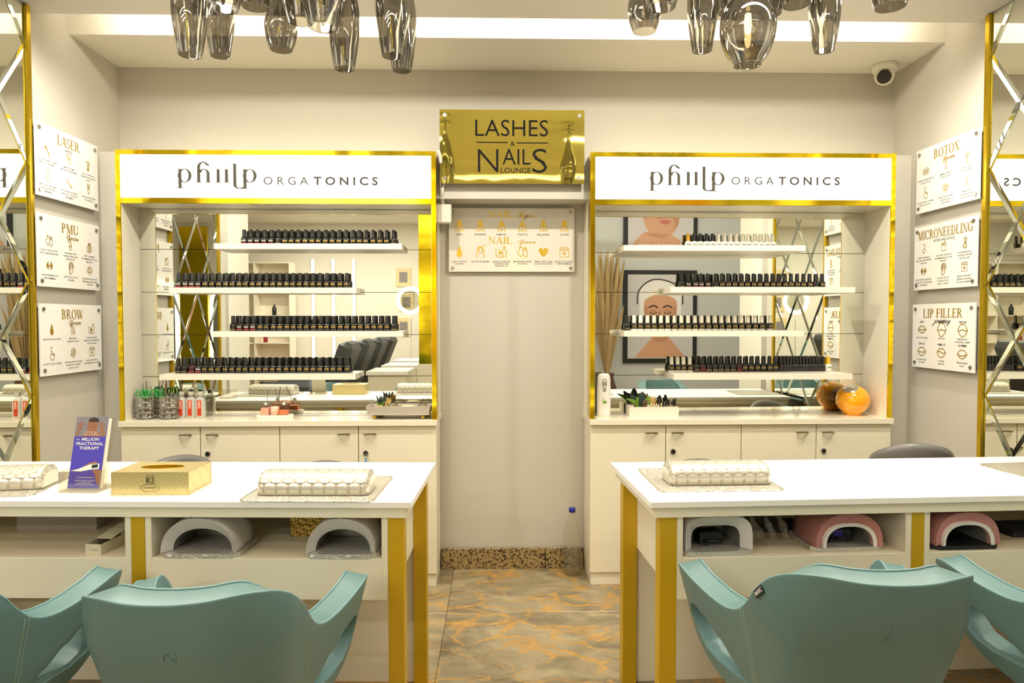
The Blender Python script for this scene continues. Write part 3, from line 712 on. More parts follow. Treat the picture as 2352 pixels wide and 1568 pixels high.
crystal_holder(-1.533, -.165, 'round crystal and wire holder full of brushes')
def stick(name, label, cat, p, tilt, az, ln, m, r=.0022, tip=None, tipm=None, grp='tools in the crystal holders'):
    t = thing(name, label, cat, p, 0, grp); d = Vector((math.sin(tilt)*math.cos(az), math.sin(tilt)*math.sin(az), math.cos(tilt)))
    MB().cyl((0,0,0), d*ln, r, r*.8, 8).build('handle', m, t)
    if tip: MB().cyl(d*ln, d*(ln+tip), r*.9, r*.4, 8).build('tip', tipm, t)
    return t
for i, (x, m, lab) in enumerate([(-1.647,'plastic_white','white plastic stick leaning in the scissors holder'),(-1.647,'steel','steel cuticle tool leaning in the scissors holder'),(-1.647,'bronze','thin brown stick leaning in the scissors holder'),(-1.548,'plastic_white','white brush handle leaning in the brush holder'),(-1.548,'steel','steel tweezer stick leaning in the brush holder'),(-1.548,'reed','wooden brush with dark bristles leaning in the brush holder'),(-1.548,'bronze','bronze brush leaning in the brush holder'),(-1.548,'orange_plastic','amber brush leaning in the brush holder')]):
    az = (3.5, 4.3, 5.6, 3.7, 4.5, 5.2, 5.9, 4.9)[i]; stick('manicure_stick', lab, 'manicure tool', (x-.012*math.cos(az), -.165-.012*math.sin(az), ZC+.0085), .10+.04*(i%3), az, .135+.012*(i%4), m, .0026, .012, 'black_matte' if i in (5, 6) else m)
def scissors(x, y, az, tilt, label):
    t = thing('nail_scissors', label, 'scissors', (x, y, ZC+.0085), az, 'scissors in the crystal holder'); t.rotation_euler = (0, tilt, az); t.scale = (.62, 1, .84)
    for s in (-1, 1):
        MB().tube([(0, 0, .002), (s*.004, 0, .07), (s*.007, 0, .10)], [.0012, .003, .0035], 6).build('blade', 'steel', t)
        MB().tube([(s*(.016+.012*math.cos(a)), 0, .128+.022*math.sin(a)) for a in [2*PI*k/16 for k in range(16)]], .0038, 8, True).build('finger_loop', 'scissor_green', t)
        MB().tube([(s*.006, 0, .09), (s*.008, 0, .112)], .0042, 8).build('shank', 'scissor_green', t)
scissors(-1.652, -.17, .5, -.12, 'green-handled scissors leaning toward the side panel')
scissors(-1.640, -.178, -.3, .06, 'green-handled scissors standing upright')
scissors(-1.622, -.16, .2, .16, 'green-handled scissors leaning toward the brushes')
scissors(-1.56, -.165, .3, -.12, 'green-handled scissors among the brushes')
stick('orange_pusher', 'orange-tipped stick poking out of the scissors holder', 'manicure tool', (-1.655, -.165, ZC+.0085), .28, 3.3, .125, 'plastic_white', .002, .012, 'orange_plastic')
# clear bottles with orange CLEAR labels
def clear_bottle(x, lab):
    r = thing('clear_gel_bottle', lab, 'bottle', (x, -.150, ZC), 0, 'clear bottles with orange labels'); s = .0215
    def sq(k, z, p=5): return [(k*(abs(math.cos(a))**p+abs(math.sin(a))**p)**(-1/p)*math.cos(a), .8*k*(abs(math.cos(a))**p+abs(math.sin(a))**p)**(-1/p)*math.sin(a), z) for a in [2*PI*i/20 for i in range(20)]]
    R = [sq(s*.93, 0), sq(s, .004), sq(s, .083), sq(s*.85, .094, 3), sq(.0105, .100, 2), sq(.0105, .108, 2)]; v = sum(R, []); f = [tuple(range(19,-1,-1))]
    for j in range(5):
        for i in range(20): f.append((j*20+i, j*20+(i+1)%20, (j+1)*20+(i+1)%20, (j+1)*20+i))
    MB().add(v, f, True).build('bottle_body', 'hazy_plastic', r)
    v2 = [(a*.94, b*.94, c_*.98+.001) for a, b, c_ in sum(R[:4], [])]; MB().add(v2, [g for g in f if max(g) < 80]+[tuple(range(60,80))], True).build('clear_gel', 'hazy_plastic', r)
    MB().lathe([(.0125,.105),(.0125,.121),(.0115,.123)], 20).build('cap', 'cap_white', r)
    l = MB().box(-.0095, .0095, -s*.8-.0008, -s*.8-.0002, .010, .083).build('label', 'label_orange', r)
    MB().box(-.0095, .0095, -s*.8-.0010, -s*.8-.0008, .012, .042).build('label_picture', 'label_orange2', l)
    t = MB(); put_text(t, 'CLEAR', 0, 0, .009, 0, width=.033, bold=.02); t.v = [(-c_+.0045, -s*.8-.0013, a+.062) for a, b, c_ in t.v]; t.build('label_lettering', 'cap_white', l)
clear_bottle(-1.483, 'clear gel bottle with orange label, next to the brushes')
clear_bottle(-1.439, 'clear gel bottle with orange label, middle of three')
clear_bottle(-1.395, 'clear gel bottle with orange label, next to the mirror gap')
# diffuser tray
def stadium(hx, r, z): return [(hx+r*math.cos(a), r*math.sin(a), z) for a in [-PI/2+PI*k/10 for k in range(11)]]+[(-hx+r*math.cos(a), r*math.sin(a), z) for a in [PI/2+PI*k/10 for k in range(11)]]
def stack(mb, rings, smooth=True):
    n = len(rings[0]); v = sum(rings, []); f = [tuple(range(n-1,-1,-1)), tuple(range((len(rings)-1)*n, len(rings)*n))]
    for j in range(len(rings)-1):
        for i in range(n): f.append((j*n+i, j*n+(i+1)%n, (j+1)*n+(i+1)%n, (j+1)*n+i))
    return mb.add(v, f, False)
tx, ty = -1.037, -.182
tr = stack(MB(), [stadium(.052,.032,0), stadium(.052,.034,.004), stadium(.052,.034,.017), stadium(.052,.0325,.018), stadium(.052,.030,.0145)]).build('oval_tray', 'cap_white'); tr.location = (tx, ty, ZC)
tag(tr, 'white oval tray holding two reed diffusers and a candle', 'tray')
def diffuser(x, lab, fill, reed, h_oil):
    r = thing('reed_diffuser', lab, 'diffuser', (x, ty, ZC+.0147), 0, 'reed diffusers'); s = .021
    stack(MB(), [[(a*s, b*s, z) for a, b in ((-1,-.9),(1,-.9),(1,.9),(-1,.9))] for z in (0, .044)]+[[(a*s*.6, b*s*.6, .047) for a, b in ((-1,-.9),(1,-.9),(1,.9),(-1,.9))]]).build('glass_body', 'pink_glass', r)
    stack(MB(), [[(a*s*.88, b*s*.88, z) for a, b in ((-1,-.9),(1,-.9),(1,.9),(-1,.9))] for z in (.003, h_oil)]).build('scented_oil', fill, r)
    MB().lathe([(.0095,.046),(.0095,.060),(.007,.060),(.007,.05)], 18, cap0=False).build('neck_collar', 'chrome', r)
    MB().cyl((0, 0, .01), reed, .0014, n=6).build('reed', 'reed', r)
diffuser(-1.079, 'pink reed diffuser bottle with its reed leaning to the candle side', 'oil_pink', (.013, -.004, .118), .034)
diffuser(-.995, 'orange reed diffuser bottle with its reed leaning over the candle', 'oil_orange', (-.042, 0, .122), .024)
ca = thing('scented_candle', 'blush candle in a glass between the two diffusers', 'candle', (-1.037, ty, ZC+.0147))
MB().lathe([(.018,0),(.0215,.004),(.023,.052),(.0215,.052),(.0205,.046)], 24, cap1=False).build('glass_cup', 'pink_glass', ca)
MB().lathe([(.017,.002),(.0205,.005),(.0205,.040)], 24).build('wax', 'candle_wax', ca); MB().cyl((0,0,.04),(0,0,.049),.0008,n=6).build('wick', 'black_matte', ca)
# wooden tray on gold ball feet with jars, soap and dried flowers
wr = thing('wooden_tray', 'whitewashed wooden tray on gold ball feet beside the gold frame', 'tray', (-.452, -.180, ZC), 0)
w2, d2 = .142, .062
MB().box(-w2, w2, -d2, d2, .020, .026).build('tray_floor', 'wood_grey', wr)
for sy in (-1, 1): MB().add([(-w2, sy*d2, .026), (w2, sy*d2, .026), (w2+.006, sy*(d2+.005), .060), (-w2-.006, sy*(d2+.005), .060), (-w2, sy*(d2-.006), .026), (w2, sy*(d2-.006), .026), (w2+.006, sy*(d2-.001), .060), (-w2-.006, sy*(d2-.001), .060)], [(0,1,2,3),(7,6,5,4),(3,2,6,7),(0,3,7,4),(1,5,6,2)]).build('long_side', 'wood_grey', wr)
for sx in (-1, 1): MB().add([(sx*w2, -d2, .026), (sx*w2, d2, .026), (sx*(w2+.006), d2+.005, .060), (sx*(w2+.006), -d2-.005, .060), (sx*(w2-.006), -d2, .026), (sx*(w2-.006), d2, .026), (sx*w2, d2+.005, .060), (sx*w2, -d2-.005, .060)], [(0,1,2,3),(7,6,5,4),(3,2,6,7)]).build('short_side', 'wood_grey', wr)
for sx in (-1, 1):
    for sy in (-1, 1): MB().sphere((sx*.112, sy*.045, .0105), .0105, 16, 8).build('ball_foot', 'gold_foil', wr)
def leaf(mb, base, tip, w, bend=.01, up=(0,0,1)):
    b, t = Vector(base), Vector(tip); d = t-b; s = d.cross(Vector((0,1,.2))).normalized(); pts = []
    for k in range(6):
        u = k/5; c_ = b+d*u+Vector((0,0,bend*math.sin(PI*u))); ww = w*math.sin(PI*min(1, .12+u*.88))**.8*.5; pts += [c_-s*ww, c_+Vector((0,-ww*.5,0)), c_+s*ww]
    f = []
    for k in range(5):
        for q in (0, 1): f.append((k*3+q, k*3+q+1, k*3+q+4, k*3+q+3))
    mb.add(pts, f, True)
def sprig(mb, base, n, h, spread, w, ymul=.6):
    for i in range(n):
        a = random.uniform(0, 2*PI); e = random.uniform(.3, 1)*spread; hh = h*random.uniform(.6, 1)
        leaf(mb, base, (base[0]+math.cos(a)*e, base[1]+math.sin(a)*e*ymul, base[2]+hh), w)
zt_ = .026
fb = thing('flower_bunch', 'small bunch of dark leaves and yellow dried flowers in the tray', 'dried flowers', (-.540, -.178, ZC+.0262))
m = MB(); sprig(m, (0,0,0), 22, .085, .035, .009); m.build('dark_leaves', 'leaf_dark', fb)
m = MB(); sprig(m, (.0,-.012,.0), 8, .055, .03, .006); m.build('green_leaves', 'leaf_green', fb)
m = MB(); sprig(m, (.03,0,0), 34, .078, .03, .005); m.build('yellow_heads', 'dry_straw', fb)
m = MB(); [m.tube([(-.02+.004*k, -.03, .004), (-.018+.004*k, -.028, .022+.004*(k%3)), (-.014+.003*k, -.02, .034)], .0012, 5) for k in range(9)]; m.build('straw_stalks', 'dry_straw', fb)
for i, (x, w, lab) in enumerate([(-.487, .026, 'small glass jar of dried petals in the wooden tray'), (-.345, .021, 'glass jar of yellow wax at the tray end')]):
    j = thing('glass_jar', lab, 'jar', (x, -.18, ZC+.0262), 0, 'glass jars in the wooden tray')
    MB().lathe([(w*.9,0),(w,.003),(w,.042),(w*.92,.044),(w*.92,.03)], 22, cap1=False).build('jar_glass', 'clear_glass', j)
    MB().lathe([(w*.88,.002),(w*.88,.028)], 20).build('jar_contents', 'dry_straw' if i == 0 else 'soap_cream', j)
sp = MB(); sp.lathe([(.001,0),(.042,.002),(.045,.012),(.040,.024),(.025,.033),(.001,.036)], 22, sy=.7); o = sp.build('soap_shell', 'soap_cream'); o.location = (-.412, -.19, ZC+.0262); tag(o, 'pale cream shell-shaped soap lying in the wooden tray', 'soap')
# right counter: lotion bottle, planter, orange ball vase
lo = thing('lotion_bottle', 'tall white lotion bottle with a silver emblem beside the gold frame', 'bottle', (.517, -.150, ZC))
def oval(rx, ry, z, n=28): return [(rx*math.cos(2*PI*i/n), ry*math.sin(2*PI*i/n), z) for i in range(n)]
stack(MB(), [oval(.030,.018,0), oval(.032,.020,.004), oval(.0335,.021,.10), oval(.031,.0195,.185), oval(.029,.018,.188)]).build('bottle_body', 'plastic_white', lo)
stack(MB(), [oval(.029,.018,.1885), oval(.028,.0175,.196), oval(.020,.012,.204)]).build('flip_cap', 'cap_white', lo)
e = MB(); ribbon(e, [(.010*math.sin(t)*(1.35-math.cos(t))*.62, .145-.030*math.cos(t)+.004) for t in [2*PI*k/28 for k in range(28)]], .0032, -.0222, True); ribbon(e, ell(0, .128, .0065, .0085, 0, 360, 18), .0025, -.0222); e.flat([(-.006,.165),(.006,.165),(.008,.15),(-.008,.15)], -.0222); e.build('silver_emblem', 'steel', lo)
e = MB(); e.flat([(-.008,.062),(.010,.062),(.010,.075),(-.008,.075)], -.0223); ribbon(e, ell(-.005, .082, .0034, .0034, 20, 330, 14), .0018, -.0223); e.build('green_print', 'leaf_green', lo)
pl = thing('planter_box', 'whitewashed wooden planter box with dried succulents', 'planter', (.752, -.135, ZC)); pw, pd = .118, .048
MB().box(-pw+.005, pw-.005, -pd+.005, pd-.005, .001, .006).build('box_floor', 'wood_white', pl)
for sy in (-1, 1): MB().box(-pw, pw, sy*pd-(.005 if sy > 0 else 0), sy*pd+(0 if sy > 0 else .005), 0, .046).build('long_side', 'wood_white', pl)
for sx in (-1, 1): MB().box(sx*pw-(.005 if sx > 0 else 0), sx*pw+(0 if sx > 0 else .005), -pd+.005, pd-.005, 0, .046).build('short_side', 'wood_white', pl)
MB().box(-pw+.006, pw-.006, -pd+.006, pd-.006, .007, .034).build('moss_bed', 'dry_straw', pl)
sc_ = thing('succulent_plant', 'green and dark leaved succulent at the planter end', 'plant', (.690, -.14, ZC+.0345))
m = MB()
for a in range(11): leaf(m, (0,0,0), (.075*math.cos(a*.57+.1)*(1 if a % 2 else .8), -.02+.02*math.sin(a), .028+.03*abs(math.sin(a*1.7))), .016)
m.build('green_leaves', 'leaf_green', sc_)
m = MB(); leaf(m, (.012,-.01,-.004), (.012,-.015,.084), .036); leaf(m, (-.012,0,0), (-.045,-.005,.07), .026); leaf(m, (0,.005,0), (-.02,.0,.06), .022); m.build('dark_leaves', 'leaf_dark', sc_)
m = MB(); leaf(m, (.02,-.02,-.004), (.026,-.024,.045), .022); m.build('brown_leaf', 'leaf_brown', sc_)
df = thing('dried_flowers', 'straw coloured dried flowers in the middle of the planter', 'dried flowers', (.762, -.135, ZC+.0345))
m = MB(); sprig(m, (-.005,0,0), 40, .062, .028, .005); m.build('flower_heads', 'dry_straw', df)
m = MB(); [m.tube([(-.03+.012*k, -.03, 0), (-.032+.012*k, -.032, .022+.006*(k % 2))], .003, 6) for k in range(6)]; m.build('cut_stalks', 'soap_cream', df)
es = thing('leafy_sprig', 'dark green leafy sprig lying across the planter', 'plant', (.822, -.135, ZC+.0345))
m = MB()
for k in range(26):
    u = random.uniform(-.04, .045); leaf(m, (u,0,.005+.008*math.sin(u*60)), (u+random.uniform(-.014,.014), random.uniform(-.02,.01), random.uniform(.012,.052)), .007)
m.build('sprig_leaves', 'leaf_dark', es)
bv = thing('ball_vase', 'glossy orange ball vase with a silver mouth on the counter', 'vase', (1.732, -.135, ZC))
R_ = .0775
MB().lathe([(.034,0),(.040,.001)]+[(R_*math.sin(a), R_*.93-R_*.93*math.cos(a)) for a in [math.radians(d) for d in range(34, 181, 8)]][:-1]+[(.0008, R_*1.86)], 40).build('vase_body', 'orange_gloss', bv)
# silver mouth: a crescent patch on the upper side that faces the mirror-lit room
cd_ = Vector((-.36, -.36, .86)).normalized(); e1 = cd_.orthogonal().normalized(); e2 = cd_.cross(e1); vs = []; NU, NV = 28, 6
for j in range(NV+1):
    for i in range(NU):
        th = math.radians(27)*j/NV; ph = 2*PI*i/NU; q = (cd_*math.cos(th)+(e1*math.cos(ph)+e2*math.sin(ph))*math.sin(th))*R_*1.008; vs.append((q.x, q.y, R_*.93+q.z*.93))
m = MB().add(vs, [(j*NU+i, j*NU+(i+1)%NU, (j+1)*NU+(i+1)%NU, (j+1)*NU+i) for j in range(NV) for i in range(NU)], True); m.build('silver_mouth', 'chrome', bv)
# key hanging in the lock
ky = thing('cabinet_key', 'small key with a blue tag hanging in the cabinet lock', 'key', (-.598, -.2585, .630))
MB().cyl((0,0,0), (0,-.008,0), .0018, n=8).build('key_shaft', 'chrome', ky); MB().tube([(.008*math.cos(a), -.009, -.010+.010*math.sin(a)) for a in [2*PI*k/16 for k in range(16)]], .0008, 6, True).build('key_ring', 'chrome', ky)
MB().bbox(-.004, .004, -.0105, -.0085, -.046, -.020, .001).build('blue_tag', 'key_blue', ky)
# water bottle on the floor
wb = thing('water_bottle', 'clear plastic water bottle with blue cap standing in the recess', 'bottle', (.372, -.100, .001))
prof = [(.030,.004),(.040,.010),(.0435,.03),(.0435,.10),(.0415,.12),(.0435,.14),(.0435,.185),(.040,.21),(.030,.255),(.018,.29),(.0145,.30),(.0145,.318)]
MB().lathe([(.012,.012),(.022,.001)]+prof, 28, cap1=False).build('bottle_body', 'clear_plastic', wb)
MB().lathe([(.028,.006),(.0415,.012),(.0420,.03),(.0420,.104)], 26).build('water', 'water', wb)
MB().lathe([(.0165,.305),(.0165,.322),(.0155,.325)], 20).build('cap', 'bottle_blue', wb)
e = MB(); [e.add([(.018+.004*(k % 2), -.0445, .10+.003*k), (.023+.004*(k % 2), -.0445, .10+.003*k), (.022, -.0445, .102+.003*k)], [(0,1,2)]) for k in range(5)]; e.build('red_print', 'label_red', wb)
# ------------------------------------------------------------------ wall signs
def icon(mb, name, cx, cz, s, y):
    """small gold pictogram about 2*s tall centred on cx, cz"""
    lw = s*.13
    def L(pts, closed=False, w=1.0, k=0):
        p = catmull(pts, k, closed) if k else pts
        ribbon(mb, [(cx+a*s, cz+b*s) for a, b in p], lw*w, y, closed)
    def F(pts, k=0):
        p = catmull(pts, k, True) if k else pts
        mb.flat([(cx+a*s, cz+b*s) for a, b in p], y)
    def circ(x, z, r, fill=False, w=1.0):
        p = ell(x, z, r, r, 0, 360, 16)[:-1]
        (F if fill else (lambda q: L(q, True, w)))(p)
    heart = [(0,-.8),(-.75,0),(-.7,.55),(-.3,.7),(0,.4),(.3,.7),(.7,.55),(.75,0)]
    if name == 'drop': F([(0,1.05),(.28,.35),(.5,-.25),(.4,-.75),(0,-1),(-.4,-.75),(-.5,-.25),(-.28,.35)], 3)
    elif name == 'heart': F([(a*1.05, b*1.05) for a, b in heart], 3)
    elif name == 'calendar':
        L([(-.8,-.85),(.8,-.85),(.8,.7),(-.8,.7)], True); L([(-.8,.35),(.8,.35)])
        for k in (-.5, 0, .5): L([(k,.55),(k,.95)])
        F([(a*.38, b*.38-.25) for a, b in heart], 2)
    elif name == 'hand':
        L([(-.3,-1),(-.55,-.5),(-.6,0),(-.3,-.15),(-.3,.75),(-.1,.8),(-.05,.1),(.2,.15),(.45,.1),(.6,-.1),(.6,-.5),(.4,-1)], True)
        for k in (.15, .38): L([(k,.1),(k,-.25)])
        for a in (60, 95, 130): L([(-.2+.35*math.cos(math.radians(a)), .85+.25*math.sin(math.radians(a))), (-.2+.6*math.cos(math.radians(a)), .85+.5*math.sin(math.radians(a)))])
    elif name == 'hands':
        L([(-.9,.3),(-.75,-.4),(-.2,-.85),(0,-.4),(.1,-.3),(.1,.5),(-.1,.8),(-.3,.7),(-.3,1),(-.5,.9),(-.55,.1)], False, 1, 3)
        L([(.1,-.3),(.5,-.95),(.9,-.6),(.8,.2),(.6,.8),(.3,.6),(.1,.5)], False, 1, 3); L([(.3,.6),(.35,.1)]); L([(.55,.7),(.55,.15)])
    elif name == 'bottle':
        L([(-.35,-1),(.35,-1),(.35,.1),(.15,.45),(-.15,.45),(-.35,.1)], True); L([(-.12,.45),(-.12,.75),(.12,.75),(.12,.45)]); F([(-.5,.8),(.25,.8),(.25,1),(-.5,1)]); circ(0,-.35,.18)
    elif name == 'products':
        L([(-.9,-.9),(-.45,-.9),(-.35,.45),(-1.0,.45)], True); L([(.15,-.9),(.85,-.9),(.85,.2),(.6,.5),(.4,.5),(.15,.2)], True); F([(.3,.75),(.75,.75),(.75,1),(.3,1)]); L([(.5,.5),(.5,.8)])
        F([(-.45,-.3),(.25,-.3),(.1,0),(-.1,.15),(-.3,0)]); L([(-.45,-.9),(.25,-.9),(.25,-.3),(-.45,-.3)], True)
    elif name == 'bandage':
        L([(-.6,-.9),(.55,-.9),(.75,-.4),(.75,.1),(.5,.3),(.45,.8),(.1,.95),(-.3,.8),(-.4,.3),(-.75,.1),(-.75,-.4)], True, 1.2)
        for z in (-.6, -.2, .2, .6): L([(-.3,z),(.35,z)], False, 2)
    elif name == 'dumbbell':
        for sx in (-1, 1): F([(sx*.28,-.85),(sx*.62,-.5),(sx*.95,0),(sx*.62,.5),(sx*.28,.85)])
        L([(-.25,.12),(.25,.12)]); L([(-.25,-.12),(.25,-.12)])
    elif name == 'dumbbell_line':
        for sx in (-1, 1): L([(sx*.3,-.75),(sx*.55,-.75),(sx*.55,.75),(sx*.3,.75)], True); L([(sx*.55,-.5),(sx*.85,-.4),(sx*.95,0),(sx*.85,.4),(sx*.55,.5)])
        L([(-.3,.15),(.3,.15)]); L([(-.3,-.15),(.3,-.15)])
    elif name == 'touch':
        for r in (.35, .6, .85): L(ell(.1, .3, r*.85, r, -30, 240, 16))
        L([(.1,.4),(-.5,-.9),(0,-1.1),(.45,-.6),(.3,.1)], False, 1.2, 3)
    elif name == 'sun':
        circ(0, 0, .42, False, 1.6)
        for k in range(12):
            a = PI*k/6; L([(.6*math.cos(a), .6*math.sin(a)), (1.0*math.cos(a), 1.0*math.sin(a))], False, .9)
    elif name == 'razor': F([(-.85,.55),(-.45,1),(-.15,.75),(-.55,.3)]); L([(-.35,.5),(.15,-.1),(.6,-.95)], False, 1.8, 3)
    elif name == 'cosmetic': L([(-.5,.9),(-.2,.2),(.1,-.2)], False, 2.2); circ(.2,-.5,.45); L([(.1,1),(.5,.7),(.5,.2),(.1,0)], False, 1, 3)
    elif name == 'thermo':
        F([(-.14,.9),(.14,.9),(.14,-.4),(-.14,-.4)]); circ(0,-.65,.34,True); L([(-.75,.75),(-.35,.75)]); L([(-.55,.95),(-.55,.55)])
        for z in (.8,.5,.2,-.1): L([(.3,z),(.6,z)])
    elif name == 'aloe': L(ell(0, 0, .5, .95, 0, 360, 20))
    elif name == 'leg': L([(-.9,.7),(-.4,.5),(0,0),(.4,-.3),(.9,-.9)], False, 1, 4); L([(-1,.4),(-.6,.0),(0,-.4),(.5,-.7),(.8,-1)], False, 1, 4)
    elif name == 'tube': L([(-.35,1),(.35,1),(.25,-.7),(-.25,-.7)], True); L([(-.15,-.7),(-.15,-1),(.15,-1),(.15,-.7)]); L([(-.35,.75),(.35,.75)]); [L([(.25*math.cos(a), .2+.3*math.sin(a)), (-.25*math.cos(a), .2-.3*math.sin(a))]) for a in (.3, 1.3, 2.3)]
    elif name == 'mascara': L([(-.45,-1),(-.1,-1),(-.1,.2),(-.45,.2)], True); L([(-.28,.2),(-.28,.95)], False, 2.2); L([(.15,-1),(.5,-1),(.5,.55),(.15,.55)], True); L([(.15,-.55),(.5,-.55)])
    elif name == 'steam':
        for k, h in ((-.5,.7),(0,1),(.5,.7)): L([(k,-h),(k-.13,-h*.4),(k+.12,h*.2),(k-.05,h)], False, 1.8, 4)
    elif name == 'glass': L([(-.35,1),(-.45,.3),(-.2,-.1),(.2,-.1),(.45,.3),(.35,1)], True); L([(0,-.1),(0,-.9)]); L([(-.3,-.95),(.3,-.95)]); L([(-.42,.5),(0,.35),(.42,.6)])
    elif name == 'upright': circ(0,.75,.18); L([(0,.55),(0,-.2),(-.2,-1)]); L([(0,-.2),(.2,-1)]); L([(-.3,.2),(.3,.2)])
    elif name == 'hourglass': L([(-.4,1),(.4,1),(-.4,-1),(.4,-1)], True)
    elif name == 'face': L([(-.4,1),(.2,.9),(.35,.6),(-.1,.1),(.4,-.1),(.3,-.5),(-.1,-.7),(-.5,-.3),(-.3,0)], False, 1, 3); L([(-.1,-.7),(-.2,-1)])
    elif name == 'jar': L([(-.65,-.85),(.65,-.85),(.65,.2),(-.65,.2)], True); L([(-.7,.2),(.7,.2),(.7,.45),(-.7,.45)], True); L([(-.5,.5),(0,.6),(.3,1),(.6,.5)], False, 1, 3)
    elif name == 'makeup': L([(.0,.95),(.4,.75),(.35,.2),(-.3,-.3),(-.3,-.8),(.1,-1),(.45,-.7),(.4,-.4),(-.05,.3),(-.15,.7)], True, 1.6, 3)
    elif name.startswith('lips'):
        v = int(name[4]); h = (.55, 1.0, .95, .7, .75, .7)[v]; top = (.5, 1.05, .9, .6, .6, .55)[v]
        L([(-1,0),(-.5,top*.8),(-.2,top),(0,top*.82),(.2,top),(.5,top*.8),(1,0)], False, 1, 4); L([(-1,0),(-.55,-h*.7),(0,-h),(.55,-h*.7),(1,0)], False, 1, 4)
        L({0:[(-1,0),(0,-.08),(1,0)],1:[(-1,0),(-.5,-.1),(0,.05),(.5,-.1),(1,0)],2:[(-1,0),(-.5,-.1),(0,.08),(.5,-.1),(1,0)],3:[(-1,0),(0,-.15),(1,0)],4:[(-1,0),(-.4,.12),(0,.05),(.4,-.12),(1,0)],5:[(-1,0),(-.4,-.25),(.3,-.28),(1,0)]}[v], False, 1, 4)
    elif name.startswith('nail'):
        v = name[4:]; L([(-.55,-1),(-.55,-.2),(-.45,.1)]); L([(.55,-1),(.55,-.2),(.45,.1)]); L([(-.35,-.75),(.35,-.75)], False, .8); L([(-.3,-.6),(.3,-.6)], False, .8)
        T = {'oval':[(-.32,.75),(0,1),(.32,.75)],'round':[(-.34,.7),(-.2,.85),(.2,.85),(.34,.7)],'almond':[(-.28,.6),(0,1),(.28,.6)],'stiletto':[(-.22,.5),(0,1.1),(.22,.5)],'ballerina':[(-.26,.6),(-.16,1),(.16,1),(.26,.6)],'square':[(-.36,.9),(.36,.9)]}[v]
        F([(.34,.1),(.2,-.25),(-.2,-.25),(-.34,.1)]+T)
    elif name == 'finger': L([(-.6,-1),(-.6,0),(-.35,.75),(0,.9),(.35,.75),(.6,0),(.6,-1)], False, 1.3, 3); L(ell(0, .3, .3, .5, 0, 360, 16)); [L([(.5+.2*math.cos(a), .9+.2*math.sin(a)), (.5+.5*math.cos(a), .9+.4*math.sin(a))]) for a in (.3, 1.1, 1.9)]
def sign_board(name, label, loc, rz, w, h, panel='acrylic_white', so=.028):
    r = thing(name, label, 'sign', loc, rz); MB().box(-w/2, w/2, -so-.005, -so, -h/2, h/2).build('panel', panel, r); return r
def standoffs(r, w, h, so, inx=.022, inz=.022, m='steel', rad=.0085):
    for sx in (-1, 1):
        for sz in (-1, 1):
            x, z = sx*(w/2-inx), sz*(h/2-inz); o = MB().cyl((x, 0, z), (x, -so, z), rad*.8, n=14).build('standoff', m, r)
            MB().cyl((x, -so-.005, z), (x, -so-.0095, z), rad, rad*.9, 18).build('standoff_cap', m, o)
def info_sign(label, loc, rz, title, tw, sub, cells):
    w, h, so = .42, .291, .022; r = sign_board('advice_sign', label, loc, rz, w, h, 'acrylic_white', so); standoffs(r, w, h, so); y = -so-.0056
    put_serif(title, 0, h/2-.062, .040, tw, y, 'title_letter', 'gold_foil', r)
    m = MB()
    if sub[1] == 'cur': put_cursive(m, sub[0], .012, h/2-.086, .0105, .088, y); m.build('script_lettering', 'gold_foil', r)
    elif sub[1] == 'curblack': put_cursive(m, sub[0], -.002, h/2-.085, .013, .108, y, .1); m.build('script_lettering', 'print_black', r)
    else: put_text(m, sub[0], 0, h/2-.080, .0105, y, width=sub[2]); m.build('subtitle_lettering', 'print_black', r)
    cap = MB(); hd = MB()
    for k, (ic, lines) in enumerate(cells):
        cx = (-.138, 0, .135)[k % 3]; zt = (.052, -.048)[k // 3]
        if ic.startswith('lips'):
            put_text(hd, lines[0], cx, zt+.008, .0085, y, bold=.03); lines = lines[1:]; cz = zt-.022
        else: cz = zt-.012
        im = MB(); icon(im, ic, cx, cz, .0225 if not ic.startswith('lips') else .030, y); im.build('gold_pictogram', 'gold_foil', r)
        for j, ln in enumerate(lines): put_text(cap, ln, cx, cz-.042-j*.0125, .0068, y, bold=.004, maxw=.118)
    cap.build('caption_lettering', 'print_gray', r)['kind'] = 'stuff'
    if hd.v: hd.build('heading_lettering', 'print_black', r)['kind'] = 'stuff'
    return r
info_sign('white acrylic laser advice sign with gold lettering, topmost of its column', (XL, -.449, 1.883), PI/2, 'LASER', .148, ('ADVICE', 'sans', .048),
 [('razor',['SHAVE THE AREA 12-24HRS','PRIOR TO TREATMENT']),('cosmetic',['REMOVE CREAMS,','MAKEUP AND PERFUMES']),('thermo',['NO HOT BATHS OR','SAUNAS FOR 48 HOURS','AFTER']),('aloe',['APPLY ALOE VERA EVERY','FEW HOURS AFTER','TREATMENT']),('leg',['NO WAXING, PLUCKING','OR EPILATING BETWEEN','TREATMENTS']),('tube',['AVOID SUN EXPOSURE','OR USE SPF 50'])])
info_sign('white acrylic PMU aftercare sign with gold pictograms', (XL, -.451, 1.5235), PI/2, 'PMU', .112, ('Aftercare', 'cur'),
 [('hands',["TOUCH YOUR TOTOO",'WITH CLEAN HANDS ONLY']),('bottle',['WASH AREA WITH','ANTIBACTERIAL SOAP','AND PAT DRY']),('bandage',['APPLY OINTMENT','RECOMMENDED BY YOUR','PMU ARTIST']),('dumbbell',['AVOID WORKING OUT','AND SWIMMING']),('touch',["DON'T PICK OR ITCH",'THE AREA']),('sun',['AVOID PROLONGED SUN','EXPOSURE AND ALWAYS','APPLY SPF'])])
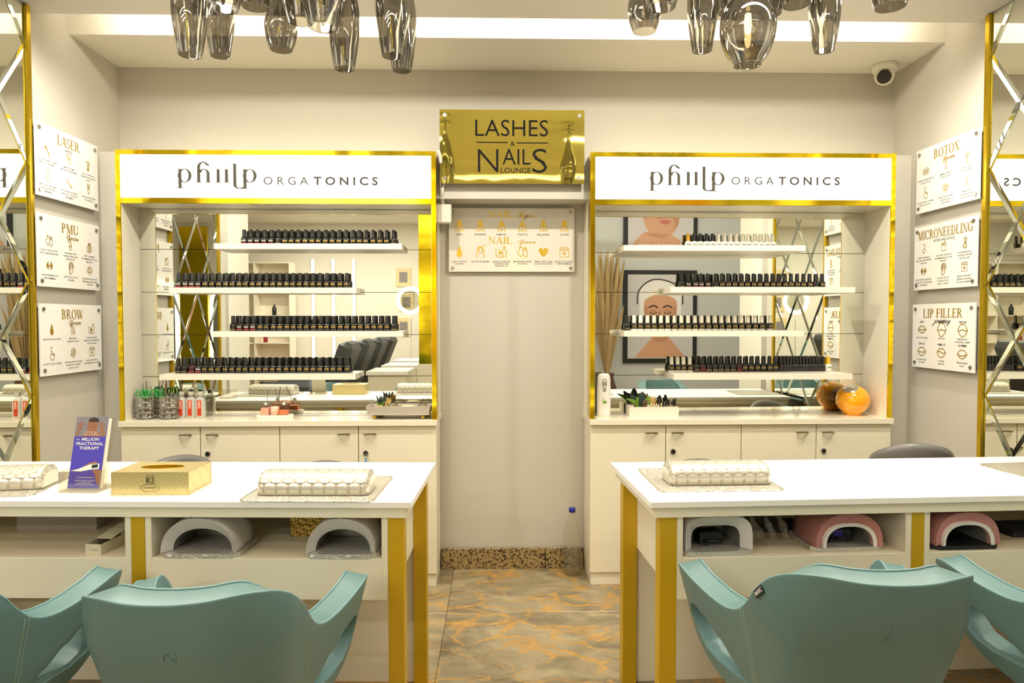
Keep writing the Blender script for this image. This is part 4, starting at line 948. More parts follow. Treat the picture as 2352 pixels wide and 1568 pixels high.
info_sign('white acrylic brow aftercare sign with gold pictograms', (XL, -.446, 1.1645), PI/2, 'BROW', .145, ('Aftercare', 'cur'),
 [('drop',['KEEP DRY FOR 24 HOURS']),('mascara',['BRUSH AND','CONDITION DAILY']),('products',['AVOID SKINCARE','PRODUCTS AND MAKEUP','FOR 24 HOURS']),('hand',['DO NOT TOUCH OR RUB']),('steam',['AVOID SAUNAS AND STEAM','ROOMS FOR THE FIRST','COUPLE OF DAY']),('calendar',['BOOK YOUR NEXT','APPOINTMENT IN 4-6 WEEKS'])])
info_sign('white acrylic injection aftercare sign with gold lettering above microneedling sign', (XR, -.446, 1.880), -PI/2, 'BOTOX', .168, ('Aftercare', 'cur'),
 [('dumbbell_line',['AVOID INTENSE EXERCISE','FOR 24 HOURS']),('upright',['REMAIN UPRIGHT','FOR 4-6 HOURS']),('glass',['NO ALCOHOL','FOR 24 HOURS']),('hand',['DO NOT TOUCH THE AREA','FOR A FEW DAYS']),('sun',['AVOID SUN EXPOSURE,','TANNING BEDS','AND SAUNAS']),('hourglass',['BE PATIENT','FULL RESULTS CAN','TAKE 10-14 DAYS'])])
info_sign('white acrylic microneedling advice sign with gold lettering', (XR, -.441, 1.526), -PI/2, 'MICRONEEDLING', .365, ('AFTERCARE ADVICE', 'sans', .142),
 [('face',['EXPECT REDNESS &','SWELLING FOR THE FIRST','48 HOURS']),('jar',['ONLY APPLY PRODUCTS','RECOMMENDED BY YOUR','THERAPIST']),('makeup',['AVOID MAKEUP &','WASHING THE AREA','FOR 48 HOURS']),('dumbbell',['AVOID VIGOROUS EXERCISE,','SAUNA, HOT TUBS OR STEAM','TREATMENTS']),('touch',['DO NOT TOUCH','THE AREA FOR AT','LEAST 12 HOURS']),('calendar',['BOOK YOUR NEXT','SESSION AS ADVISED','BY YOUR THERAPIST'])])
info_sign('white acrylic lip filler journey sign with gold lip drawings', (XR, -.438, 1.169), -PI/2, 'LIP FILLER', .262, ('journey', 'curblack'),
 [('lips0',['DAY 1',"I'M GETTING FILLER"]),('lips1',['DAY 2-3','SWOLLEN']),('lips2',['DAY 3-4','BRUISED AND','POTENTIALLY LUMPY']),('lips3',['DAY 5-7','GETTING USED','TO THEM']),('lips4',['WEEK 1-2','I LOVE MY','NEW LIPS']),('lips5',['>2 WEEKS','TIME FOR MORE','FILLER'])])
# gold mirror sign between the cabinets
gs = thing('gold_mirror_sign', 'gold mirror sign reading lashes and nails lounge over the recess', 'sign', (.077, -.172, 2.045)); w, h, so = .671, .340, .030
MB().box(-w/2, w/2, -so-.006, -so, -h/2, h/2).build('panel', 'gold_sign', gs); standoffs(gs, w, h, so, .024, .026, 'chrome', .010)
y = -so-.0068; m = MB()
X = lambda px: (px-1176)/331*w; Zp = lambda py: (337.5-py)/169*h
put_text(m, 'LASHES', X(1175), Zp(313), .076, y, width=.338, bold=-.004); put_text(m, '&', X(1177), Zp(335), .022, y, width=.020)
m.box(X(1094), X(1166), y-.0002, y+.0006, Zp(328.5), Zp(326.3)); m.box(X(1186), X(1258), y-.0002, y+.0006, Zp(329.5), Zp(327.3))
put_text(m, 'N', X(1121), Zp(396), .111, y, width=.095, bold=-.012); put_text(m, 'AIL', X(1186), Zp(378), .074, y, width=.131, bold=-.004); put_text(m, 'S', X(1239), Zp(397), .115, y, width=.068, bold=-.010)
put_text(m, 'LOUNGE', X(1184), Zp(397.5), .0245, y, width=.137); [q.build('black_letter', 'print_black', gs) for q in islands(m)]
# nail shape sign on the recess wall
ns = thing('nail_care_sign', 'beige acrylic nail shapes and aftercare sign in the recess', 'sign', (.079, 0, 1.637)); w, h, so = .619, .312, .016
MB().box(-w/2, w/2, -so-.005, -so, -h/2, h/2).build('panel', 'acrylic_beige', ns); standoffs(ns, w, h, so, .018, .018, 'steel', .008); y = -so-.0056
X = lambda px: (px-1175)/288*w; Zp = lambda py: (551-py)/146*h
put_serif('NAIL', X(1149), Zp(500), .034, .118, y, 'title_letter', 'gold_bright', ns); put_serif('NAIL', X(1149), Zp(560), .034, .118, y, 'title_letter', 'gold_bright', ns)
m = MB(); put_cursive(m, 'Shapes', X(1204), Zp(499.5), .014, .096, y); put_cursive(m, 'Aftercare', X(1208), Zp(559), .0095, .090, y); m.build('script_lettering', 'gold_bright', ns)
cap = MB()
for k, (n1, t1, n2, t2) in enumerate([('nailoval','OVAL','drop',['APPLY CUTICLE','OIL DAILY']),('nailround','ROUNDED','finger',['DO NOT PICK OR PEEL']),('nailalmond','ALMOND','products',['WEAR GLOVES FOR','CLEANING AND','WASHING UP']),('nailstiletto','STILETTO','hands',['MOISTURIZE AFTER','WASHING']),('nailballerina','BALLERINA','heart',['TREAT WITH CARE','DO NOT USE AS TOOLS']),('nailsquare','SQUARE','calendar',['BOOK YOUR NEXT','APPOINTMENT'])]):
    cx = X(1055+k*48.2)
    for nm, cz, s in ((n1, Zp(519), .031), (n2, Zp(578.5), .028)): im = MB(); icon(im, nm, cx, cz, s, y); im.build('gold_pictogram', 'gold_bright', ns)
    put_text(cap, t1, cx, Zp(540.5), .0085, y, bold=.004)
    for j, t in enumerate(t2): put_text(cap, t, cx, Zp(602.5)-j*.0105, .0072, y, bold=.004, maxw=.088)
cap.build('caption_lettering', 'print_black', ns)['kind'] = 'stuff'
# junction box with flexible conduit
jb = thing('junction_box', 'white junction box with flexible conduit beside the gold sign', 'junction box', (-.262, -.115, 1.75))
MB().bbox(-.012, .052, -.035, .03, -.045, .04, .003).build('box_shell', 'cable_white', jb); MB().box(.0525, .0545, -.034, .029, -.043, .038).build('cover_plate', 'steel', jb)
pts = [(.012, -.0, .041), (.012, -.0, .09), (.018, -.01, .16), (.006, -.03, .24), (-.004, -.04, .275)]
cp = catmull([(a, b-.06 if c_ > .06 else b-.02, c_) for a, b, c_ in pts], 14); MB().tube(cp, [.0085+.0009*(i % 2) for i in range(len(cp))], 10).build('flexible_conduit', 'cable_white', jb)
# security camera on the soffit
sc2 = thing('security_camera', 'white dome security camera in the ceiling corner', 'camera', (1.874, -.115, HC))
MB().lathe([(.052,0),(.056,-.006),(.055,-.03),(.048,-.036)], 30).build('mount_ring', 'camera_white', sc2)
hd = MB(); hd.sphere((0,0,-.052), .045, 28, 16); hd.build('dome_head', 'camera_white', sc2)
d = Vector((-.50, -.80, -.42)).normalized(); c0 = Vector((0,0,-.052))
MB().cyl(c0+d*.030, c0+d*.0465, .033, .031, 28).build('lens_window', 'lens_black', sc2); MB().cyl(c0+d*.0466, c0+d*.048, .012, .011, 20).build('lens', 'screen_dark', sc2)

# ------------------------------------------------------------------ smoked glass pendants
SHAPE = {'tall': [(.0325,0),(.034,.004),(.042,.05),(.050,.11),(.0525,.16),(.050,.21),(.041,.26),(.026,.305),(.016,.335),(.012,.345)],
 'globe': [(.0395,0),(.042,.006),(.062,.035),(.077,.075),(.0815,.11),(.078,.145),(.062,.18),(.040,.20),(.022,.215),(.014,.225)],
 'pear': [(.035,0),(.037,.005),(.046,.03),(.0515,.06),(.050,.09),(.040,.13),(.027,.175),(.019,.22),(.014,.26),(.012,.275)],
 'barrel': [(.040,0),(.043,.006),(.054,.05),(.060,.09),(.058,.13),(.046,.17),(.030,.20),(.017,.22),(.013,.23)]}
def pendant(px, py, Y, kind, label, grp, sc=1.0, lit=False, tilt=0):
    prof = [(r*sc, z*sc) for r, z in SHAPE[kind]]; top = prof[-1][1]
    r = thing('pendant_lamp', label, 'pendant lamp', (px, Y, py), 0, grp); P = [(a, b) for a, b in catmull(prof, 4)]
    g = MB().lathe(P, 36, cap0=False, cap1=False); g.build('glass_shade', 'smoke_glass', r)
    MB().tube([(prof[0][0]*math.cos(2*PI*i/36), prof[0][0]*math.sin(2*PI*i/36), 0) for i in range(36)], .0011, 6, True).build('glass_rim', 'clear_glass', r)
    MB().lathe([(.013,top-.075),(.015,top-.07),(.016,top),(.014,top+.012),(.004,top+.018)], 18).build('lamp_socket', 'chrome', r)
    b = MB().lathe([(.001,top-.135),(.008,top-.13),(.011,top-.11),(.010,top-.09),(.009,top-.075)], 14).build('bulb', 'bulb_glow' if lit else 'lamp_inner', r)
    MB().cyl((0,0,top+.016), (0,0,HC-py-.012), .0018, n=6).build('cord', 'black_matte', r)
    MB().lathe([(.03,HC-py-.014),(.032,HC-py-.01),(.032,HC-py-.001)], 20).build('ceiling_cup', 'chrome', r)
GL, GR = 'pendants over the tissue box desk', 'pendants over the keyboard desk'
for x, z, Y, k, lab, s_, g_ in [
 (-0.917, 2.038, -1.30, 'tall', 'tall smoked glass pendant with a chipped rim', 1.0, GL),
 (-0.896, 2.101, -1.13, 'tall', 'tall smoked glass pendant close beside the chipped one', .92, GL),
 (-0.759, 2.111, -1.45, 'barrel', 'barrel-shaped smoked glass pendant hung above two tall ones', 1.0, GL),
 (-0.722, 2.183, -1.30, 'barrel', 'smoked glass pendant with a wide pale rim, hung high', .95, GL),
 (-0.695, 2.119, -1.14, 'pear', 'pear-shaped smoked glass pendant with a narrow neck', 1.0, GL),
 (-0.604, 2.166, -1.24, 'barrel', 'rounded smoked glass pendant tucked behind its neighbour', .95, GL),
 (-0.490, 2.073, -1.42, 'barrel', 'barrel-shaped smoked glass pendant in the cluster middle', .95, GL),
 (-0.461, 2.008, -1.28, 'tall', 'tallest-hanging smoked glass pendant, lowest but one', .90, GL),
 (-0.310, 2.041, -1.30, 'tall', 'tall smoked glass pendant overlapping a lower one', 1.0, GL),
 (-0.304, 2.052, -1.15, 'tall', 'tall smoked glass pendant hung lowest beside the cluster', .92, GL),
 (0.454, 2.122, -1.30, 'pear', 'small pear-shaped smoked glass pendant at the cluster edge', .98, GR),
 (0.468, 2.121, -1.46, 'barrel', 'smoked glass pendant with a wide rim above the small pear one', .92, GR),
 (0.632, 2.065, -1.30, 'tall', 'tall smoked glass pendant beside the big globe', .88, GR),
 (0.750, 2.226, -1.2, 'barrel', 'high smoked glass pendant behind the big globe', .9, GR),
 (0.750, 2.000, -1.36, 'globe', 'large smoked glass globe pendant with a glowing bulb', 1.0, GR),
 (0.879, 2.223, -1.2, 'barrel', 'dark smoked glass pendant peeking past the big globe', .9, GR),
 (0.911, 2.196, -1.32, 'barrel', 'smoked glass pendant with a bronze-tinted rim, hung high', .95, GR),
 (1.033, 2.088, -1.25, 'tall', 'tall smoked glass pendant with a clear lower half', .92, GR),
 (1.190, 2.185, -1.34, 'barrel', 'wide-rimmed smoked glass pendant hung apart', 1.08, GR)]:
    pendant(x, z, Y, k, lab, g_, s_, k == 'globe')
# ------------------------------------------------------------------ nail desks
def desk(label, loc, rz, sgn, L, legs, mids):
    """origin at the inner front corner; sgn gives which way the desk runs along local X"""
    r = thing('nail_desk', label, 'desk', loc, rz); D, H = .517, .75
    def bx(name, m, x0, x1, y0, y1, z0, z1, parent=r, bev=.0012):
        a, b = sorted((sgn*x0, sgn*x1)); return MB().bbox(a, b, y0, y1, z0, z1, bev).build(name, m, parent)
    bx('desk_top', 'white_top', 0, L, 0, D, H-.0165, H)
    for nm, (x0, x1, y0, y1) in {'front_apron': (.016, L-.01, .010, .026), 'back_apron': (.016, L-.01, D-.026, D-.010), 'side_apron': (.016, .032, .026, D-.026)}.items(): bx(nm, 'white_laminate', x0, x1, y0, y1, .704, H-.0165)
    for (a, b), (y0, y1) in [(lg, yy) for lg in legs for yy in ((.016, .058), (D-.066, D-.024))]: bx('gold_leg', 'gold_paint', a, b, y0, y1, .001, .704)
    xs = sorted([lg for lg in legs]); 
    for (a, b) in mids:
        bx('cubby_side', 'white_laminate', a, a+.018, .018, .462, .474, .7035); bx('cubby_side', 'white_laminate', b-.018, b, .018, .462, .474, .7035)
        bx('cubby_front', 'white_laminate', a+.018, b-.018, .018, .034, .474, .588); bx('cubby_floor', 'cream_inner', a+.018, b-.018, .034, .455, .572, .588)
        bx('cubby_back', 'cream_inner', a+.018, b-.018, .455, .470, .474, .7035); bx('cubby_bottom', 'white_laminate', a+.018, b-.018, .034, .455, .474, .484)
    bx('modesty_panel', 'white_laminate', mids[0][0], mids[-1][1], .471, .484, .001, .474)
    return r
RL, RR = -.0384, .0436
deskL = desk('white topped nail desk with gold legs and the tissue box on it', (-.229, -1.559, 0), RL, -1, 1.575, [(.024, .068), (.740, .778), (1.50, 1.542)], [(.068, .740), (.778, 1.50)])
deskR = desk('white topped nail desk with gold legs holding the pink lamps', (.419, -1.575, 0), RR, 1, 1.545, [(.030, .078), (.752, .788), (1.48, 1.52)], [(.078, .752), (.788, 1.48)])
ZD = .7502
def hand_rest(label, loc, rz, ln=.314, dp=.110, ht=.058):
    r = thing('hand_rest', label, 'hand rest', loc, rz, 'silver hand rests'); NX, NA = 150, 60; v = []; f = []; rel = []
    def hexd(u, w):   # overlapping scale relief
        s = .034; row = math.floor(w/(s*.72)); uo = u+(s*.5 if row % 2 else 0); cx = (math.floor(uo/s)+.5)*s; cw = (row+.5)*s*.72
        d = (abs((uo-cx)/(s*.5))**2.5+abs((w-cw)/(s*.36))**2.5)**(1/2.5); return max(0, 1-d**7)
    for i in range(NX+1):
        t = i/NX; x = (t-.5)*ln; e = min(t, 1-t)*ln; k = (1-(1-min(1, e/.016))**2)**.5 if e < .016 else 1; k = .72+.28*k
        for j in range(NA+1):
            a = PI*j/NA; c_ = math.cos(a); yy = -dp/2*(abs(c_)**.75)*(1 if c_ > 0 else -1); zz = ht*math.sin(a)**.55
            q_ = hexd(x, a*.075); rel.append(q_); h = .0017*q_*k; n = Vector((0, -c_, math.sin(a))).normalized()
            v.append((x*(1 if k > .99 else 1), yy*k+n.y*h, max(0, zz*k+n.z*h)))
    for i in range(NX):
        for j in range(NA): f.append((i*(NA+1)+j, (i+1)*(NA+1)+j, (i+1)*(NA+1)+j+1, i*(NA+1)+j+1))
    f += [tuple(range(NA, -1, -1)), tuple(range(NX*(NA+1), (NX+1)*(NA+1)))]
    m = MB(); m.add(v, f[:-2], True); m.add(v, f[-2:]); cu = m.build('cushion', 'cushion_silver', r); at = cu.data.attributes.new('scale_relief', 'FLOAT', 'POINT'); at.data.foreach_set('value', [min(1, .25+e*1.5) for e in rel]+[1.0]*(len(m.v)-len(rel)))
    for sx in (-1, 1):
        pts = [(sx*(ln/2-.006), -dp/2*.93*(abs(math.cos(a))**.75)*(1 if math.cos(a) > 0 else -1), .001+ht*.96*math.sin(a)**.55) for a in [PI*k/20 for k in range(21)]]
        MB().tube(pts, .0014, 6).build('end_seam', 'silver_mat', r)
    return r
def hand_mat(label, loc, rz, w=.372, d=.302):
    r = thing('hand_mat', label, 'mat', loc, rz, 'silver desk mats'); c = .02
    def rr(k, z): return [(sx*(w/2-c)+(c-k)*math.cos(a), sy*(d/2-c)+(c-k)*math.sin(a), z) for sx, sy, a0 in ((1,1,0),(-1,1,90),(-1,-1,180),(1,-1,270)) for a in [math.radians(a0+90*q/5) for q in range(6)]]
    stack(MB(), [rr(.001, 0), rr(0, .0012), rr(.002, .003)]).build('mat_sheet', 'silver_mat', r)
    MB().tube([(x, y, .003) for x, y, z in rr(.004, 0)], .0014, 6, True).build('mat_piping', 'cushion_silver', r)
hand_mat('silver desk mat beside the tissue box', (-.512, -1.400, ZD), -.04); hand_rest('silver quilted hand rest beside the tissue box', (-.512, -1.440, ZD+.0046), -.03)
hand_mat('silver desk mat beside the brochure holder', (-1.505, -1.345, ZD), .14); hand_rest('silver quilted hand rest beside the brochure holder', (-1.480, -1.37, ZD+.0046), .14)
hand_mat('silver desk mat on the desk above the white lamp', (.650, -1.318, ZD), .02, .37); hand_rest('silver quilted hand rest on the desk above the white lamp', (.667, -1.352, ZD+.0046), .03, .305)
hand_mat('silver desk mat at the far end of the pink lamp desk', (1.80, -1.235, ZD), .10, .30, .25)
# tissue box
tb = thing('tissue_box', 'gold embossed tissue box on the desk', 'tissue box', (-.974, -1.392, ZD), -.02); w, d, h = .216, .146, .064
m = MB(); m.add([(-w/2,-d/2,0),(w/2,-d/2,0),(w/2,d/2,0),(-w/2,d/2,0),(-w/2,-d/2,h),(w/2,-d/2,h),(w/2,d/2,h),(-w/2,d/2,h)], [(0,1,5,4),(1,2,6,5),(2,3,7,6),(3,0,4,7),(0,3,2,1)]); m.build('box_body', 'tissue_gold', tb)
N = 32; m = MB(); E = [(.062*math.cos(2*PI*i/N), .028*math.sin(2*PI*i/N)) for i in range(N)]; O = []
for i in range(N):
    a = 2*PI*i/N; c_, s_ = math.cos(a), math.sin(a); k = min(w/2/max(abs(c_), 1e-6), d/2/max(abs(s_), 1e-6)); O.append((k*c_, k*s_))
O2 = [min(((sx*w/2, sy*d/2) for sx in (-1,1) for sy in (-1,1)), key=lambda q: math.hypot(q[0]-o[0], q[1]-o[1])) if min(math.hypot(sx*w/2-o[0], sy*d/2-o[1]) for sx in (-1,1) for sy in (-1,1)) < .014 else o for o in O]
m.add([(x, y, h+.0006) for x, y in E]+[(x, y, h+.0006) for x, y in O2], [(i, N+i, N+(i+1)%N, (i+1)%N) for i in range(N)]); m.build('box_lid', 'tissue_gold', tb)
MB().add([(x, y, h) for x, y in E]+[(x, y, h-.03) for x, y in E], [(i, (i+1)%N, N+(i+1)%N, N+i) for i in range(N)]+[tuple(range(N, 2*N))]).build('slot_lining', 'tissue_inside', tb)
MB().tube([(x, y, h+.0008) for x, y in E], .0012, 6, True).build('slot_rim', 'gold_foil', tb)
m = MB()
ribbon(m, [(-.010,.030),(-.010,.056),(.012,.056),(.012,.030)], .0012, -d/2-.0008, True); put_text(m, 'KI', 0, .033, .019, -d/2-.0008, width=.018, bold=.02)
ribbon(m, [(-.026,.016),(-.020,.016),(-.020,.010),(.020,.010),(.020,.016),(.026,.016),(.026,.026),(.016,.026),(.016,.030),(-.016,.030),(-.016,.026),(-.026,.026)], .0011, -d/2-.0008, True); m.box(-.018, .018, -d/2-.001, -d/2-.0004, .0195, .0215); m.build('embossed_crest', 'bronze', tb)
for sx, sy in ((-1,-1),(1,-1),(1,1),(-1,1)): MB().cyl((sx*w/2, sy*d/2, 0), (sx*w/2, sy*d/2, h), .0009, n=6).build('edge_bead', 'gold_foil', tb)
# brochure stand
bh = thing('brochure_holder', 'clear acrylic leaflet holder standing on the desk', 'leaflet holder', (-1.195, -1.395, ZD), -.06)
tl = math.radians(14)
MB().box(-.058, .058, -.045, .06, 0, .003).build('acrylic_base', 'acrylic', bh)
Mx = Matrix.Translation((0, .0, .004)) @ Matrix.Rotation(-tl, 4, 'X')
MB().box(-.054, .054, .010, .0125, 0, .205, Mx).build('acrylic_back', 'acrylic', bh)
MB().box(-.058, .058, -.032, -.0295, .002, .062).build('acrylic_front', 'acrylic', bh)
for sx in (-1, 1): MB().box(sx*.058-.0012, sx*.058+.0012, -.032, .035, .002, .060).build('acrylic_side', 'acrylic', bh)
lf = thing('brochure', 'blue and grey treatment brochure standing in the acrylic holder', 'brochure', (-1.200, -1.402, ZD+.0045), -.06); lf.rotation_euler = (-tl, 0, -.06)
w, h = .094, .208
MB().box(-w/2, w/2, 0, .0012, 0, h).build('brochure_sheet', 'brochure_blue', lf)
MB().box(-w/2+.012, w/2+.010, .003, .0042, .002, h-.004).build('sheet_behind', 'label_white', lf)
y = -.0004; m = MB().flat([(-w/2,.150),(w/2,.150),(w/2,h),(-w/2,h)], y); m.build('photo_background', 'brochure_gray', lf)
m = MB(); m.flat(ell(.004,.178,.016,.024,0,360,20)[:-1], y-.0004); m.flat([(-.030,.150),(.036,.150),(.026,.164),(.010,.168),(-.012,.166)], y-.0003)
for sx in (-1, 1):
    m.flat([(sx*.046,.155),(sx*.040,.150),(sx*.028,.172),(sx*.034,.180)], y-.0003)
    for k in range(4): ribbon(m, [(sx*(.030+.003*k), .176), (sx*(.022+.006*k), .193-.002*abs(k-1))], .0028, y-.0003)
m.build('printed_figure', 'skin_dark', lf)
m = MB(); m.flat(ell(.006,.196,.016,.010,-20,200,14), y-.0005); ribbon(m, [(-.006,.180),(.000,.179)], .0012, y-.0005); ribbon(m, [(.008,.179),(.014,.180)], .0012, y-.0005); m.build('printed_hair', 'hair_dark', lf)
m = MB()
for t, z, hh, ww in (("It's Not Just", .1615, .0035, .036), ('Microneedling', .1545, .0035, .046), ("MILLION", .138, .0085, .052), ('FRACTIONAL', .125, .0085, .082), ('THERAPY', .112, .0085, .060), ('PAINLESS MICRONEEDLING', .030, .003, .052), ('FROM THE GENERAL INVENTORS', .021, .003, .060), ("OF THE WORLD'S FIRST", .016, .003, .042), ('AUTOMATED MICRONEEDLING', .011, .003, .058), ("It's", .139, .005, .010)):
    put_text(m, t, -.034 if t == "It's" else .003, z, hh, y-.0005, width=ww, bold=.02 if hh > .008 else .005)
m.build('white_lettering', 'plastic_white', lf)['kind'] = 'stuff'
m = MB(); m.flat([(-.044,.050),(-.022,.056),(.014,.070),(.040,.072),(.040,.056),(.014,.054),(-.014,.048)], y-.0004); m.build('printed_device', 'plastic_white', lf)
m = MB(); m.flat([(-.010,.062),(.010,.074),(.030,.078),(.034,.073),(.012,.070)], y-.0005); m.flat([(.020,.052),(w/2,.054),(w/2,.006),(.036,.020),(.030,.040)], y-.0003); m.build('printed_hand', 'skin_dark', lf)
MB().flat([(.018,.058),(.036,.060),(.036,.070),(.018,.068)], y-.0006).build('printed_grip', 'black_matte', lf)
# acrylic block at the desk end
ab = thing('acrylic_frame', 'clear acrylic display block at the desk end by the mirror', 'acrylic stand', (-1.695, -1.14, ZD), .1); MB().bbox(-.05, .05, -.02, .02, .002, .055, .002).build('clear_block', 'acrylic', ab); MB().box(-.052, .052, -.03, .03, 0, .002).build('foot_plate', 'acrylic', ab)

# ------------------------------------------------------------------ lamps and boxes in the cubbies
ZQ = .5884
def arch(w, h, p, n=28): return [(w/2*math.copysign(abs(math.cos(a))**(2/p), math.cos(a)), h*abs(math.sin(a))**(2/p)) for a in [PI*i/n for i in range(n+1)]]
def nail_lamp(label, loc, rz, w, h, d, shell, p=2.3, inner=(.74, .66), trim=None, base='foil', grp=None, foot=None):
    r = thing('nail_lamp', label, 'nail lamp', loc, rz, grp); O = arch(w, h, p); I = arch(w*inner[0], h*inner[1], p); n = len(O); b0 = .013
    secs = [(0, 1.0, 1.0), (d*.15, 1.0, 1.03), (d*.7, .98, 1.0), (d*.95, .90, .84), (d, .82, .72)]
    v = [(x*k, y, b0+z*q) for y, k, q in secs for x, z in O]; f = []
    for j in range(len(secs)-1):
        for i in range(n-1): f.append((j*n+i, j*n+i+1, (j+1)*n+i+1, (j+1)*n+i))
    m = MB(); m.add(v, f, True); m.add(v[-n:], [tuple(range(n-1,-1,-1))])
    m.add([(x, 0, b0+z) for x, z in O]+[(x, .012 if trim else .030, b0+z) for x, z in I], [(i+1, i, n+i, n+i+1) for i in range(n-1)], True); m.build('lamp_shell', shell, r)
    m = MB(); m.add([(x, .012 if trim else .030, b0+z) for x, z in I]+[(x*.95, d*.93, b0+z*.9) for x, z in I], [(i+1, i, n+i, n+i+1) for i in range(n-1)], True); m.add([(x*.95, d*.93, b0+z*.9) for x, z in I], [tuple(range(n))]); m.build('lamp_lining', 'lamp_inner', r)
    if trim:
        I2 = arch(w*(inner[0]+.10), h*(inner[1]+.10), p); m = MB(); m.add([(x, -.004, b0+z) for x, z in I2]+[(x, -.001, b0+z) for x, z in I], [(i+1, i, n+i, n+i+1) for i in range(n-1)], True); m.add([(x, -.004, b0+z) for x, z in I2]+[(x, .012, b0+z) for x, z in I2], [(i, i+1, n+i+1, n+i) for i in range(n-1)], True); m.build('white_trim', trim, r)
    hw = w/2+.008; stack(MB(), [[(sx*hw-(sx*.02 if q else 0), y, z) for sx, y, q in ((1, .0, 1), (1, .02, 0), (1, d-.02, 0), (1, d, 1), (-1, d, 1), (-1, d-.02, 0), (-1, .02, 0), (-1, 0, 1))] for z in (0, .012)]).build('lamp_base', base, r)
    MB().box(-.022, .022, .006, .026, b0+h*.995, b0+h*1.025).build('top_display', 'screen_dark', r)
    return r
nail_lamp('white arched nail lamp in clear wrap next to the middle gold leg', (-.822, -1.520, ZQ), RL, .206, .097, .17, 'lamp_white', 2.15, (.80, .62), grp='white arched nail lamps')
nail_lamp('white arched nail lamp in clear wrap in front of the gold box', (-.428, -1.535, ZQ), RL, .190, .097, .17, 'lamp_white', 2.15, (.80, .62), grp='white arched nail lamps')
nail_lamp('square white nail lamp in clear wrap with a power adapter inside', (.620, -1.538, ZQ), RR, .190, .096, .16, 'lamp_white', 4.6, (.74, .66))
nail_lamp('pink nail lamp with white rim holding a black adapter', (1.000, -1.512, ZQ), RR, .196, .094, .17, 'lamp_pink', 2.5, (.70, .62), 'plastic_white')
nail_lamp('pink nail lamp with white rim on a black pad', (1.345, -1.505, ZQ), RR, .192, .094, .17, 'lamp_pink', 2.5, (.70, .62), 'plastic_white', 'black_plastic')
def adapter(label, loc, rz):
    r = thing('power_adapter', label, 'adapter', loc, rz, 'black power adapters'); MB().bbox(-.034, .034, -.02, .02, 0, .038, .004).build('adapter_body', 'black_plastic', r)
    MB().tube([(.02+.03*math.cos(a*.9)-.03, -.03+.012*math.sin(a*1.3), .004+.0006*k) for k, a in enumerate([.4*q for q in range(24)])], .0022, 6).build('coiled_cable', 'black_plastic', r); return r
adapter('black power adapter lying inside the square white lamp', (.612, -1.46, ZQ+.0135), .2)
a2 = adapter('black power adapter with a printed label inside the pink lamp', (1.0, -1.44, ZQ+.0135), .0); MB().box(-.02, .004, -.0206, -.0202, .012, .032).build('printed_label', 'brochure_blue', a2)
gb = thing('gold_box', 'gold diamond-textured box holding small bottles in the cubby', 'box', (-.575, -1.30, ZQ), RL)
MB().bbox(-.045, .11, -.04, .05, 0, .036, .001).build('lower_tier', 'box_gold', gb); MB().bbox(-.046, .111, -.041, .051, .0375, .074, .001).build('upper_tier', 'box_gold', gb); MB().box(-.044, .109, -.039, .049, .0742, .0750).build('open_top', 'black_matte', gb)
for i, (x, m_, lab) in enumerate([(-.600, 'clear_glass', 'clear mini bottle on the gold box'), (-.563, 'bottle_blue', 'blue mini bottle on the gold box'), (-.530, 'black_plastic', 'black mini bottle on the gold box')]):
    b = thing('mini_bottle', lab, 'bottle', (x, -1.303, ZQ+.0752), 0, 'mini bottles on the gold box'); MB().lathe([(.013,0),(.014,.002),(.014,.014),(.006,.018)], 16).build('bottle_body', m_, b); MB().lathe([(.006,.018),(.0055,.027)], 12).build('cap', 'gold_foil' if i == 2 else 'black_plastic', b)
gbx = thing('storage_box', 'pale grey lidded box at the back of the cubby', 'box', (-1.372, -1.225, ZQ), .02); MB().bbox(-.122, .122, -.03, .095, 0, .06, .002).build('box_body', 'box_grey', gbx); MB().bbox(-.124, .124, -.032, .097, .061, .082, .002).build('box_lid', 'box_grey', gbx)
ct = thing('open_carton', 'small open cream carton lying in the cubby', 'carton', (-1.122, -1.46, ZQ), -.12)
for nm, a in {'carton_floor': (-.023, .023, -.026, .12, 0, .0012), 'carton_end': (-.023, .023, -.026, -.0248, .0013, .030), 'carton_side': (-.023, -.0218, -.0247, .12, .0013, .030)}.items(): MB().box(*a).build(nm, 'carton', ct)
MB().box(.0218, .023, -.0247, .12, .0013, .030).build('carton_side', 'carton', ct); MB().box(-.0217, .0217, -.0247, .119, .0013, .012).build('carton_inside', 'black_matte', ct); MB().add([(-.023, .02, .031), (.023, .02, .031), (.02, .12, .046), (-.023, .12, .046), (-.023, .02, .033), (.023, .02, .033), (.02, .12, .048), (-.023, .12, .048)], [(0,1,2,3),(7,6,5,4),(0,4,5,1),(1,5,6,2),(2,6,7,3),(3,7,4,0)]).build('carton_flap', 'carton', ct)
m = MB(); put_text(m, 'La Viva', .002, .012, .004, -.0264, width=.022); m.build('pen_writing', 'print_gray', ct)
def keyboard(label, loc, rz, w=.30):
    k = thing('keyboard', label, 'keyboard', loc, rz, 'black keyboards'); MB().bbox(-w/2, w/2, -.06, .06, 0, .014, .002).build('keyboard_body', 'black_plastic', k)
    kk = MB()
    for i in range(14):
        for j in range(4): x = -w/2+.012+i*(w-.024)/14; kk.box(x, x+(w-.024)/14*.82, -.05+j*.026, -.05+j*.026+.021, .0142, .018)
    kk.build('keys', 'black_matte', k)
keyboard('black keyboard tilted behind the pink lamp', (.845, -1.27, ZQ), -.25, .26)
keyboard('black keyboard at the mirror end of the desk cubby', (1.69, -1.33, ZQ), .08, .28)
